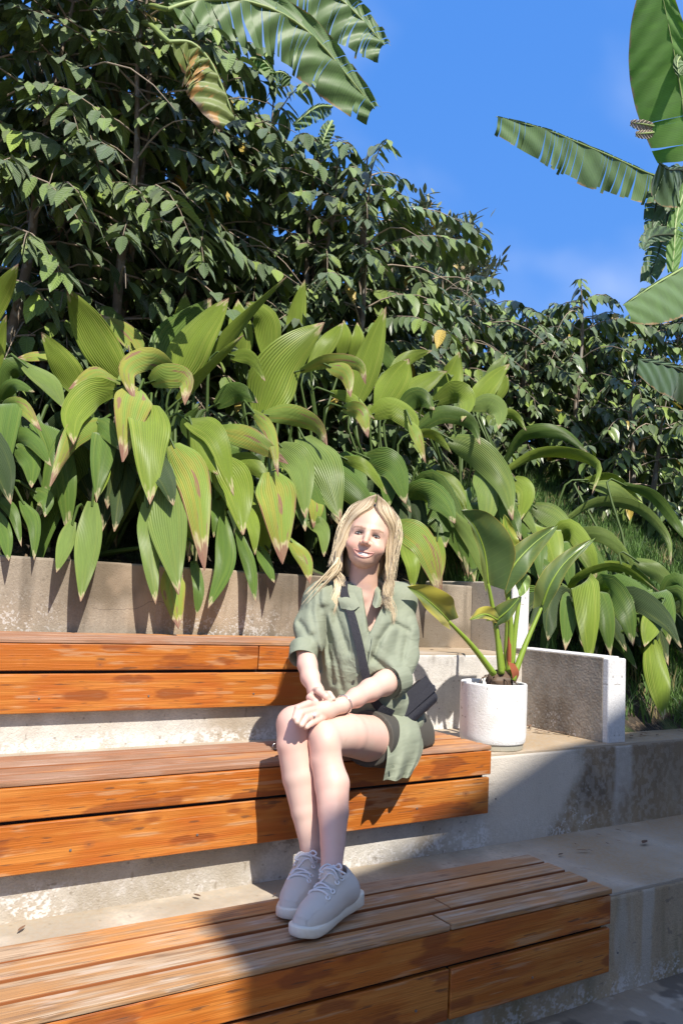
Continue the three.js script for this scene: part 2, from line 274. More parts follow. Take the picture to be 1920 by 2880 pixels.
// top planks: rows from front to back with their joints
function bench(label, y, zf, zb, rows, rowJoints, hi, lo, upJ, loJ, seed, tone) {
  const t = thing('wooden_bench', label, 'bench', [0, 0, 0]), XE = 2.5, X0 = -1.4; let k = seed;
  const dep = (zf - zb) / rows;
  for (let r = 0; r < rows; r++) { const js = [X0, ...(rowJoints[r] ?? []), XE]; for (let i = 0; i + 1 < js.length; i++) { k++; plank(js[i] + 0.002, js[i + 1] - 0.002, y - 0.0095 - hash(k, 3, 9) * 0.002, zf - dep * (r + 0.5), 0.019, dep - 0.017, r ? [topMats[(k % 3) + tone], sideMat] : topMats[(k % 3) + tone], t, 'top_plank', k); } }
  // two facing boards
  const up = [X0, ...upJ, XE - 0.004], lw = [X0, ...loJ, XE - 0.008], yu = y - 0.0225;
  for (let i = 0; i + 1 < up.length; i++) { k++; plank(up[i] + 0.002, up[i + 1] - 0.002, yu - hi / 2, zf - 0.019, hi, 0.022, faceMats[k % 4], t, 'front_board', k); }
  const yl = yu - hi - 0.0125;
  for (let i = 0; i + 1 < lw.length; i++) { k++; plank(lw[i] + 0.003, lw[i + 1] - 0.003, yl - lo / 2, zf - 0.021, lo, 0.022, faceMats[k % 4], t, 'front_board', k); }
  // dark carrying frame behind the boards
  const ridge = part('frame', boxUV(new RoundedBoxGeometry(XE - X0 - 0.1, 0.032, zf - zb - 0.07, 1, 0.003), 1, 1), darkFrame, t); ridge.position.set((XE + X0) / 2 - 0.02, y - 0.0375, (zf + zb) / 2 - 0.012);
  const rail = part('frame', boxUV(new RoundedBoxGeometry(XE - X0 - 0.06, 0.2, 0.02, 1, 0.003), 1, 1), darkFrame, t); rail.position.set((XE + X0) / 2, y - 0.15, zf - 0.043);
  for (let i = 0; i < 5; i++) { const s = part('screw', new THREE.CylinderGeometry(0.004, 0.004, 0.003, 8).rotateX(Math.PI / 2), screwM, t); s.position.set(0.68 + i * 0.46 + hash(i, 2, seed) * 0.06, yl - lo * 0.62, zf - 0.0095); }
  return t;
}
bench('lowest wooden bench, its worn planks under the grey shoes', 0.41, -2.012, -2.45, 4, { 1: [1.83], 0: [1.74], 3: [] }, 0.101, 0.152, [], [1.745], 100, 0);
bench('middle wooden bench that the woman sits on', 0.803, -2.66, -3.062, 4, {}, 0.1, 0.152, [], [], 140, 3);
bench('top wooden bench against the planter wall, behind the woman', 1.197, -3.306, -3.765, 4, {}, 0.105, 0.152, [1.662], [], 171, 3);
const HERO = [
[1,-15,.224,1.29,2.61,-4.55,1.10,2.82,-4.50,0.92,3.04,-4.45],
[2,30,.178,1.50,2.75,-4.70,1.35,2.93,-4.70,1.15,3.02,-4.70],
[0,10,.296,1.61,2.70,-4.80,1.69,3.01,-4.78,1.89,3.31,-4.75],
[1,-5,.254,1.61,2.65,-4.55,1.70,2.93,-4.50,1.88,3.22,-4.45],
[1,0,.142,1.74,2.98,-4.90,1.76,3.36,-4.90],
[1,50,.121,1.84,2.84,-4.60,2.01,3.11,-4.50,2.24,3.43,-4.40],
[1,0,.211,2.20,2.98,-4.95,2.16,3.43,-4.95],
[1,20,.186,2.38,3.01,-4.85,2.31,3.30,-4.82,2.15,3.36,-4.80],
[1,0,.137,2.58,3.20,-4.90,2.59,3.41,-4.88,2.62,3.66,-4.85],
[1,5,.329,2.15,2.53,-4.45,2.25,2.85,-4.40,2.51,3.18,-4.35],
[1,50,.117,1.55,2.48,-4.30,1.69,2.68,-4.22,1.86,2.90,-4.15],
[1,0,.156,1.06,2.47,-4.50,0.94,2.62,-4.48,0.81,2.76,-4.45],
[1,25,.087,1.85,2.81,-4.30,1.93,2.79,-4.20,1.99,2.64,-4.10],
[2,-25,.131,1.50,2.66,-4.30,1.34,2.66,-4.20,1.19,2.55,-4.10,1.21,2.36,-4.00],
[2,25,.140,1.35,2.53,-4.20,1.40,2.56,-4.12,1.48,2.54,-4.03,1.46,2.38,-3.95],
[2,20,.090,1.21,2.53,-4.30,1.06,2.53,-4.20,0.90,2.39,-4.10],
[1,-15,.162,1.17,2.46,-4.20,1.02,2.39,-4.10,0.91,2.24,-4.00,0.90,2.08,-3.90],
[2,0,.196,1.26,2.46,-4.10,1.19,2.34,-3.97,1.13,2.02,-3.85],
[2,-20,.127,1.07,2.25,-4.10,0.92,2.14,-3.97,0.80,1.86,-3.85],
[1,0,.233,1.31,2.37,-4.05,1.26,2.17,-3.87,1.23,1.81,-3.70],
[0,10,.109,1.04,2.25,-4.10,1.09,2.20,-4.03,1.15,2.09,-3.95],
[1,15,.137,1.52,2.32,-4.05,1.60,2.24,-3.88,1.67,1.90,-3.72],
[1,20,.101,1.54,2.26,-4.00,1.56,2.12,-3.90,1.61,2.01,-3.80],
[2,25,.131,1.72,2.31,-4.10,1.86,2.26,-3.97,2.04,2.13,-3.85],
[2,30,.076,1.92,2.45,-4.10,1.96,2.32,-3.95,1.96,2.04,-3.80],
[2,5,.182,1.41,2.16,-3.95,1.47,1.97,-3.78,1.49,1.51,-3.60],
[3,0,.203,1.35,2.06,-3.90,1.33,1.74,-3.72,1.35,1.39,-3.55],
[3,-10,.118,1.25,1.83,-3.80,1.25,1.59,-3.70,1.26,1.34,-3.60],
[2,5,.119,1.38,1.52,-3.75,1.37,1.40,-3.68,1.38,1.23,-3.60],
[1,5,.211,1.69,2.14,-4.00,1.75,1.97,-3.88,1.75,1.71,-3.75],
[2,0,.218,1.96,2.08,-3.90,1.95,1.91,-3.78,1.94,1.57,-3.66],
[3,10,.178,2.08,2.27,-4.05,2.14,2.14,-3.90,2.11,1.83,-3.75],
[3,5,.255,2.26,2.35,-4.10,2.31,2.16,-3.94,2.35,1.84,-3.78],
[2,30,.125,2.02,2.45,-4.15,2.15,2.46,-4.07,2.28,2.40,-3.98,2.31,2.28,-3.90],
[2,0,.095,2.27,2.04,-4.00,2.22,1.79,-3.85],
[3,5,.119,1.00,1.81,-3.85,0.96,1.57,-3.72,0.92,1.34,-3.60],
[4,0,.132,1.21,2.06,-4.10,1.18,1.91,-4.00,1.13,1.68,-3.90],
[3,0,.077,0.92,1.71,-3.85,0.87,1.59,-3.76,0.82,1.46,-3.66],
[0,0,.076,1.68,1.92,-4.00,1.63,1.69,-3.85],
[0,10,.108,1.68,1.81,-3.85,1.65,1.56,-3.73,1.52,1.33,-3.60],
[1,0,.076,1.81,1.90,-3.90,1.81,1.61,-3.72],
[0,10,.069,1.74,1.74,-3.80,1.78,1.54,-3.71,1.78,1.37,-3.62],
[0,0,.071,1.51,1.56,-3.80,1.49,1.29,-3.66],
[1,10,.084,0.51,2.33,-4.00,0.53,2.50,-3.95,0.55,2.64,-3.90],
[1,0,.102,0.42,2.48,-3.90,0.50,2.69,-3.80,0.55,2.82,-3.70],
[0,25,.093,0.60,2.09,-4.20,0.72,2.11,-4.05,0.81,1.96,-3.90],
[2,20,.084,0.61,2.25,-4.30,0.68,2.28,-4.15,0.77,2.14,-4.00],
[3,0,.112,0.73,2.55,-4.40,0.84,2.46,-4.30,0.91,2.31,-4.20],
[0,10,.103,0.67,2.07,-4.10,0.73,1.99,-4.00,0.73,1.85,-3.90],
[0,10,.057,0.59,1.80,-3.95,0.65,1.73,-3.88,0.69,1.57,-3.80],
[0,0,.067,0.70,1.79,-3.95,0.74,1.69,-3.85,0.74,1.51,-3.75],
[0,10,.071,0.58,1.73,-3.90,0.62,1.61,-3.81,0.63,1.50,-3.72],
[0,0,.081,0.75,1.85,-4.00,0.81,1.81,-3.95,0.80,1.72,-3.90],
[1,10,.072,1.09,2.03,-4.00,1.05,1.93,-3.92,1.00,1.79,-3.85],
[1,20,.113,1.79,2.16,-4.10,1.88,2.13,-4.00,1.98,2.01,-3.90],
[0,20,.128,1.82,2.52,-4.40,1.91,2.60,-4.30,2.00,2.53,-4.20],
[2,25,.087,0.96,2.69,-4.60,0.84,2.66,-4.55,0.70,2.60,-4.50],
[0,20,.075,0.63,2.32,-4.40,0.67,2.41,-4.30,0.76,2.37,-4.20],
[0,10,.132,0.65,2.39,-4.50,0.68,2.53,-4.45,0.78,2.55,-4.40],
[4,0,.101,1.96,1.93,-4.05,1.98,1.78,-3.98,1.99,1.63,-3.90],
[3,0,.095,2.19,1.85,-3.90,2.26,1.79,-3.82,2.24,1.63,-3.75],
[2,0,.086,2.07,1.72,-3.85,2.13,1.61,-3.77,2.12,1.48,-3.68],
[0,0,.071,1.89,1.66,-3.85,1.90,1.57,-3.76,1.90,1.47,-3.66],
[4,0,.077,1.85,2.16,-4.20,1.86,2.07,-4.15,1.78,1.97,-4.10],
[0,20,.079,1.68,2.29,-4.40,1.63,2.38,-4.35,1.69,2.48,-4.30],
[4,10,.110,1.24,2.26,-4.30,1.22,2.10,-4.25,1.24,1.96,-4.20],
[4,0,.096,1.32,2.06,-4.20,1.33,1.94,-4.15,1.34,1.78,-4.10],
[1,0,.203,2.92,2.73,-4.60,3.00,3.08,-4.55,3.09,3.47,-4.50],
[1,10,.139,2.62,2.98,-4.70,2.75,3.18,-4.70,2.87,3.36,-4.70],
[1,0,.105,2.91,3.12,-4.80,2.93,3.42,-4.80],
[1,0,.108,3.04,3.16,-4.85,3.08,3.45,-4.85],
[0,0,.119,3.42,3.13,-4.80,3.32,3.24,-4.80,3.26,3.35,-4.80],
[2,30,.101,2.38,2.84,-4.40,2.52,2.91,-4.30,2.69,2.90,-4.20,2.69,2.75,-4.10],
[2,10,.109,2.52,2.88,-4.30,2.59,2.83,-4.20,2.58,2.65,-4.10],
[1,0,.232,3.07,2.74,-4.50,3.19,2.96,-4.47,3.27,3.12,-4.45],
[1,30,.107,3.26,3.08,-4.65,3.40,3.19,-4.62,3.59,3.28,-4.60],
[1,15,.160,3.19,2.76,-4.50,3.39,2.95,-4.45,3.58,3.08,-4.40],
[0,20,.145,3.17,2.72,-4.40,3.26,2.81,-4.30,3.32,2.71,-4.20],
[1,0,.195,3.78,2.95,-4.75,3.90,3.18,-4.72,3.94,3.37,-4.70],
[1,5,.180,4.14,2.99,-4.75,4.27,3.17,-4.72,4.47,3.38,-4.70],
[3,20,.097,4.26,3.10,-4.80,4.36,3.31,-4.78,4.48,3.47,-4.75],
[1,10,.131,4.39,3.05,-4.85,4.51,3.21,-4.82,4.55,3.33,-4.80],
[1,10,.160,2.80,2.59,-4.20,2.90,2.64,-4.12,2.99,2.56,-4.03,2.97,2.43,-3.95],
[2,10,.074,2.97,2.54,-4.00,2.97,2.43,-3.92,2.99,2.26,-3.85],
[0,35,.126,3.23,2.56,-4.30,3.39,2.69,-4.20,3.55,2.65,-4.10,3.56,2.48,-4.00],
[1,5,.175,3.48,2.83,-4.40,3.58,2.90,-4.30,3.60,2.83,-4.20,3.48,2.64,-4.10],
[3,5,.161,3.81,2.85,-4.40,3.89,2.88,-4.30,3.91,2.81,-4.20,3.81,2.64,-4.10],
[1,20,.077,4.06,2.85,-4.40,4.14,2.83,-4.30,4.18,2.70,-4.20],
[2,15,.107,2.59,2.60,-4.20,2.65,2.57,-4.10,2.66,2.39,-4.00],
[1,25,.075,2.55,2.71,-4.30,2.66,2.67,-4.20,2.77,2.54,-4.10],
[1,25,.069,3.08,2.50,-4.10,3.19,2.49,-4.03,3.28,2.37,-3.95],
[3,10,.203,3.46,2.53,-4.20,3.60,2.44,-4.07,3.71,2.24,-3.93,3.68,1.97,-3.80],
[3,0,.195,3.66,2.34,-4.10,3.65,2.16,-4.00,3.53,1.90,-3.90],
[1,0,.149,3.92,2.30,-4.05,3.96,2.22,-3.97,3.84,1.98,-3.90],
[0,10,.191,2.78,2.31,-4.20,2.88,2.25,-4.05,2.89,2.00,-3.90],
[1,20,.080,2.55,2.26,-4.10,2.65,2.21,-4.00,2.75,2.04,-3.90],
[1,20,.112,3.26,2.26,-4.10,3.35,2.16,-4.00,3.38,1.99,-3.90],
[0,35,.120,4.24,2.48,-4.50,4.31,2.71,-4.33,4.51,2.73,-4.17,4.65,2.55,-4.00],
[1,35,.104,4.08,2.40,-4.30,4.29,2.54,-4.18,4.53,2.55,-4.05,4.62,2.47,-3.92,4.43,2.22,-3.80],
[1,30,.069,4.58,2.36,-4.00,4.74,2.39,-3.88,4.92,2.21,-3.75],
[0,25,.088,4.76,2.33,-3.80,4.97,2.26,-3.70,5.10,2.06,-3.60,5.10,1.92,-3.50],
[3,30,.090,4.38,2.04,-4.00,4.59,2.19,-3.89,4.93,2.17,-3.78,5.07,1.97,-3.66,4.97,1.75,-3.55],
[3,15,.133,4.64,2.34,-4.00,4.86,2.31,-3.90,5.00,2.14,-3.80],
[3,20,.112,4.30,1.93,-3.90,4.51,1.93,-3.75,4.72,1.66,-3.60],
[0,15,.085,4.30,1.91,-3.90,4.42,1.83,-3.80,4.51,1.71,-3.70],
[1,30,.085,4.27,1.66,-3.80,4.54,1.72,-3.70,4.70,1.66,-3.60,4.81,1.53,-3.50],
[3,15,.116,4.65,1.77,-3.60,4.75,1.68,-3.48,4.87,1.47,-3.35],
[3,5,.186,4.17,2.13,-4.10,4.29,2.01,-3.95,4.29,1.56,-3.80],
[2,10,.180,2.82,1.87,-3.90,2.91,1.77,-3.76,2.97,1.44,-3.62],
[0,10,.178,3.15,2.03,-4.10,3.23,1.96,-4.00,3.21,1.76,-3.90],
[1,0,.115,2.85,1.78,-3.85,2.83,1.48,-3.72],
[2,0,.118,3.06,1.81,-3.80,3.02,1.62,-3.75,2.97,1.47,-3.70],
[4,0,.094,2.98,1.76,-3.90,2.93,1.47,-3.78],
[3,10,.090,3.21,1.98,-3.85,3.31,1.81,-3.78,3.41,1.53,-3.72],
[3,10,.083,3.83,2.12,-4.00,3.93,2.02,-3.92,3.96,1.87,-3.85],
[4,0,.103,3.50,1.87,-4.00,3.50,1.72,-3.95,3.42,1.60,-3.90],
[1,10,.126,4.23,1.45,-3.10,4.09,1.35,-3.05,3.96,1.22,-3.00],
[1,0,.156,4.10,1.26,-3.05,4.05,1.05,-2.97,4.00,0.82,-2.90],
[0,20,.042,3.75,1.45,-3.40,3.88,1.43,-3.33,3.84,1.30,-3.27,3.67,1.13,-3.20],
[0,15,.076,4.02,1.27,-3.40,4.06,1.22,-3.25,4.03,1.08,-3.10],
[3,10,.043,3.80,1.50,-3.60,3.77,1.35,-3.52,3.65,1.17,-3.45],
[1,20,.053,3.78,1.36,-3.50,3.82,1.34,-3.42,3.89,1.26,-3.35],
[1,30,.075,4.10,1.47,-3.70,4.04,1.61,-3.57,4.23,1.70,-3.43,4.53,1.54,-3.30],
[3,15,.071,4.24,1.55,-3.30,4.17,1.48,-3.20,4.18,1.40,-3.10],
[4,0,.097,4.25,1.36,-3.40,4.23,1.29,-3.30,4.19,1.20,-3.20],
];
// ---------------------------------------------------------------- ground behind the terrace
function groundY(x, z) {
  const d = -z; let y = 1.46 + Math.max(0, d - 4.15) * 0.6 - Math.max(0, d - 7) * 0.45;
  if (x > 3.42 && d < 3.95) y = Math.min(y, 0.735 + Math.max(0, d - 2.98) * 0.75);
  return y + (fbm(x * 1.7, z * 1.7, 4, 801) - 0.5) * 0.12 * sst(2.98, 3.4, d);
}
{
  const xs = [], zs = []; for (let x = -12; x < 3.4; x += 0.35) xs.push(x); xs.push(3.43); for (let x = 3.5; x < 16; x += 0.2) xs.push(x);
  zs.push(-2.97, -3.1, -3.25); for (let z = -3.4; z > -12; z -= 0.18) zs.push(z); for (let z = -12.4; z > -34; z -= 1.2) zs.push(z);
  const pos = [], idx = [], uv = [], n = xs.length;
  for (const z of zs) for (const x of xs) { pos.push(x, groundY(x, z), z); uv.push(x / 2, z / 2); }
  for (let j = 0; j + 1 < zs.length; j++) for (let i = 0; i + 1 < n; i++) { if (xs[i + 1] <= 3.431 && zs[j] > -3.88) continue; const a = j * n + i, b = a + n; idx.push(a, a + 1, b, b, a + 1, b + 1); }
  const gt = colorTex(1024, 1024, (u, v, c) => { const x = u * 2, y = v * 2, k = 0.6 + 0.8 * fbm(x * 9, y * 9, 5, 811); c[0] = 0.04 * k; c[1] = 0.03 * k; c[2] = 0.02 * k; mixc(c, [0.2, 0.14, 0.085], 0.7 * sst(0.56, 0.7, fbm(x * 28, y * 28, 4, 821))); mixc(c, [0.05, 0.09, 0.02], 0.7 * sst(0.5, 0.62, fbm(x * 5, y * 5, 4, 831))); });
  solo('ground', makeGeo(pos, idx, uv), std({ map: gt, roughness: 1, bumpMap: boxBump, bumpScale: 0.012 }), 'grassy earth bank rising behind the terrace', null, { kind: 'structure' });
}
// ---------------------------------------------------------------- broad pleated leaves
const PLEATS = 17;
function pleatTex(seed, look) {
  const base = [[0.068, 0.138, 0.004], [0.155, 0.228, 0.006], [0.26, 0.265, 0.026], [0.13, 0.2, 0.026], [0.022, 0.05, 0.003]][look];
  return colorTex(160, 640, (u, v, c) => {
    const s = u * PLEATS, ph = s - Math.floor(s), k = 0.82 + 0.36 * fbm(u * 6, v * 5, 4, seed);
    c[0] = base[0] * k; c[1] = base[1] * k; c[2] = base[2] * k;
    const strip = hash(Math.floor(s), 1, seed);
    if (look === 2) mixc(c, [0.17, 0.29, 0.03], 0.85 * sst(0.2, 0.6, 0.5 * strip + 0.6 * fbm(u * 3, v * 3, 3, seed + 5) - 0.25 * v)); else mixc(c, [0.38, 0.4, 0.06], (look === 1 ? 0.4 : 0.2) * sst(0.5, 0.9, strip * 0.5 + 0.55 * fbm(u * 4, v * 2.5, 3, seed + 6)));
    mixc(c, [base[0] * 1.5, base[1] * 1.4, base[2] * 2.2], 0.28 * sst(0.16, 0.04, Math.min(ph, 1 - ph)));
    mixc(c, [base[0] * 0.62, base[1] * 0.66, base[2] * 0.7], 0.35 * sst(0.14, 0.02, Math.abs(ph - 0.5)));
    mixc(c, [c[0] * 1.12, c[1] * 1.1, c[2] * 1.2], 0.6 * noise(u * 90, v * 26, seed + 2));
    const e = Math.abs(u - 0.5) * 2, n = fbm(u * 5, v * 16, 4, seed + 9), tip = look === 2 ? 0.9 : look === 4 ? 0.995 : 0.975;
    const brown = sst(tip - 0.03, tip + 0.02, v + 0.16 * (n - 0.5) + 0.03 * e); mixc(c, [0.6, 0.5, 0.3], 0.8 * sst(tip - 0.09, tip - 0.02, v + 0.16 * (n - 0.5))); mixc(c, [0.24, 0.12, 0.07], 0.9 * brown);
    if (look === 2) { mixc(c, [0.25, 0.11, 0.07], 0.85 * sst(0.62, 0.72, fbm(u * 7 + seed, v * 4, 4, seed + 12) + 0.22 * (v - 0.5))); mixc(c, [0.27, 0.13, 0.06], 0.8 * sst(0.93, 1.0, e + 0.25 * (n - 0.5)) * sst(0.3, 0.6, v)); }
  });
}
const pleatMats = [];
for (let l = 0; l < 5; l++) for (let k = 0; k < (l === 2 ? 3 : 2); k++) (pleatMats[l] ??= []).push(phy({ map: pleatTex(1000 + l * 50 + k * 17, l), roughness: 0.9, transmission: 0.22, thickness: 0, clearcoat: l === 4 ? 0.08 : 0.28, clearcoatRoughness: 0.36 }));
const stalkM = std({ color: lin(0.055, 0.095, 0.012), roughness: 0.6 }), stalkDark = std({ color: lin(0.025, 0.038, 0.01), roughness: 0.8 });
const EYE = V(0.5, 3.0, 1.5);
function pleatLeaf(pts, W, twist, rnd, nv = 16) {
  const cv = pts.length > 2 ? new THREE.CatmullRomCurve3(pts, false, 'centripetal') : new THREE.CatmullRomCurve3([pts[0], pts[0].clone().lerp(pts[1], 0.5).add(V(0, 0.0, 0.05)), pts[1]]);
  const nu = PLEATS * 2, pos = [], uv = [], idx = [], curl = (rnd() - 0.3) * 0.35, cup = 0.05 + 0.2 * rnd(), wav = rnd() * 9, tipTw = (rnd() - 0.5) * 0.7; let pw = null;
  for (let j = 0; j <= nv; j++) {
    const t = j / nv, c = cv.getPoint(t), T = cv.getTangent(t).normalize(), vd = EYE.clone().sub(c).normalize();
    let w = T.clone().cross(vd); if (w.length() < 0.25 && pw) w = pw.clone(); w.addScaledVector(T, -w.dot(T)).normalize(); if (pw && w.dot(pw) < 0) w.negate(); if (pw) w.lerp(pw, 0.5).addScaledVector(T, 0).normalize(); pw = w.clone();
    w.applyAxisAngle(T, (twist + 14 * Math.sin(t * 4 + wav)) * D2R + tipTw * t); const n = w.clone().cross(T).normalize(); if (n.dot(vd) < 0) n.negate();
    const f = t < 0.36 ? 0.42 + 0.58 * Math.sin(Math.PI / 2 * t / 0.36) : Math.pow(Math.max(0, Math.cos(Math.PI / 2 * (t - 0.36) / 0.64)), 0.9), hw = W / 2 * Math.max(f, 0.015);
    for (let i2 = 0; i2 < nu * 2; i2++) {
      const i = (i2 >> 1) + (i2 & 1), s = i / nu * 2 - 1, zig = (i & 1 ? 1 : -1) * W * 0.0055 * Math.min(1, f * 1.6), bend = -cup * hw * s * s + curl * hw * s * 0.35 + 0.03 * W * Math.sin(t * 9 + s * 2 + wav) * Math.abs(s);
      pos.push(c.x + w.x * hw * s + n.x * (zig + bend), c.y + w.y * hw * s + n.y * (zig + bend), c.z + w.z * hw * s + n.z * (zig + bend)); uv.push(i / nu, t);
    }
  }
  for (let j = 0; j < nv; j++) for (let i = 0; i < nu; i++) { const a = j * nu * 2 + i * 2, b = a + nu * 2; idx.push(a, b, a + 1, b, b + 1, a + 1); }
  return makeGeo(pos, idx, uv);
}
{
  const rnd = rng(77);
  const where = ['leftmost, at the picture edge', 'second from the left', 'above the left end of the benches', 'tall, its long leaves hanging to the top bench', 'with the widest upright leaf', 'directly behind the woman', 'just right of the woman\'s hair', 'behind the potted plant', 'right of the tall side wall', 'drooping over the low side wall', 'rightmost, on the grass bank'];
  const C = [[0.25, -4.3], [0.72, -4.5], [1.2, -4.35], [1.7, -4.5], [2.15, -4.35], [2.65, -4.55], [3.05, -4.35], [3.75, -4.4], [4.2, -4.1], [4.0, -3.55], [4.55, -3.5]];
  const plants = C.map(([x, z], i) => { const g = thing('pleated_leaf_plant', 'large green pleated leaf plant, ' + where[i], 'plant', [x, groundY(x, z) - 0.02, z], 'pleated plants along the planter'); g.userData.C = V(x, groundY(x, z), z); return g; });
  const addLeaf = (p, pts, W, look, tw, nv) => {
    const o = p.position, loc = pts.map(q => q.clone()); const g = pleatLeaf(loc, W, tw, rnd, nv); g.translate(-o.x, -o.y, -o.z);
    part('leaf', g, pleatMats[look][Math.floor(rnd() * pleatMats[look].length)], p);
    const b = loc[0].clone(), dir = loc[1].clone().sub(b).normalize(), crown = o.clone().add(V((rnd() - 0.5) * 0.12, 0, (rnd() - 0.5) * 0.12));
    const L = b.distanceTo(crown), mid = crown.clone().lerp(b, 0.55).add(V(0, 0.1 * L, -0.05 * L)), in2 = b.clone().addScaledVector(dir, -Math.min(0.12, L * 0.2));
    const ok = L > 0.25; const tg = tube(ok ? [crown, mid, in2, loc[0].clone().addScaledVector(dir, 0.03)] : [crown, b], [0.014, 0.011, 0.008, 0.006], 8, 5); tg.translate(-o.x, -o.y, -o.z); part('leaf_stalk', tg, look === 4 ? stalkDark : stalkM, p);
  };
  for (const [look, tw, W, ...c] of HERO) {
    const pts = []; for (let i = 0; i < c.length; i += 3) pts.push(V(c[i], c[i + 1], c[i + 2]));
    let best = 0, bd = 1e9; C.forEach(([x, z], i) => { const d = Math.hypot(pts[0].x - x, (pts[0].z - z) * 0.8); if (d < bd) { bd = d; best = i; } });
    addLeaf(plants[best], pts, W, look, tw, 16);
  }
  // a second tier that arches out over the wall and up behind
  plants.forEach((p, i) => {
    const o = p.position;
    for (let k = 0; k < 13; k++) {
      const back = k > 9, az = back ? -Math.PI / 2 + (rnd() - 0.5) * 2 : Math.PI / 2 + (k / 9 - 0.5) * 2.9 + (rnd() - 0.5) * 0.3, dx = Math.cos(az), dz = Math.sin(az), R = 0.34 + 0.3 * rnd(), top = (i > 7 ? 0.3 : 0.42) + 0.22 * rnd(), fall = back ? -0.15 : 0.2 + 0.45 * rnd();
      const pts = [V(o.x + dx * 0.16, o.y + top * 0.75, o.z + dz * 0.16), V(o.x + dx * R * 0.6, o.y + top, o.z + dz * R * 0.6), V(o.x + dx * R * 0.95, o.y + top - fall * 0.45, o.z + dz * R * 0.95), V(o.x + dx * R * 1.1, o.y + top - fall, o.z + dz * R * 1.1)];
      if (i < 8) for (const q of pts) if (q.z > -3.72 && q.y < 1.56) q.z = Math.min(q.z, -3.68);
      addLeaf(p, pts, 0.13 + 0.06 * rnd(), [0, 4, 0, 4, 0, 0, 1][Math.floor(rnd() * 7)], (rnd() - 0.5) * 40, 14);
    }
  });
  // the inner, mostly shaded leaves of each plant
  plants.forEach((p, i) => {
    const o = p.position;
    for (let k = 0; k < 22; k++) {
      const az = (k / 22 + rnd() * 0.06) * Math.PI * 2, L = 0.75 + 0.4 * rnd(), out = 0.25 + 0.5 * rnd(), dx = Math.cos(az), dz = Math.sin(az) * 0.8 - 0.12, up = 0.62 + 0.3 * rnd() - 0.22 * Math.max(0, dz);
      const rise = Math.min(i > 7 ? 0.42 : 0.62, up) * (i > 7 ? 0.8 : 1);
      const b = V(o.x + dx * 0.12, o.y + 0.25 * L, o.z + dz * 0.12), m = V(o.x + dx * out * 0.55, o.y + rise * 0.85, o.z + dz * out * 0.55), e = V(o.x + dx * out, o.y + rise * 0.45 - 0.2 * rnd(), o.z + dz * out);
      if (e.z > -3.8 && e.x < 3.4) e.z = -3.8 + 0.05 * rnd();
      addLeaf(p, [b, m, e], 0.15 + 0.07 * rnd(), [0, 4, 4, 4, 4][Math.floor(rnd() * 5)], (rnd() - 0.5) * 60, 12);
    }
  });
}
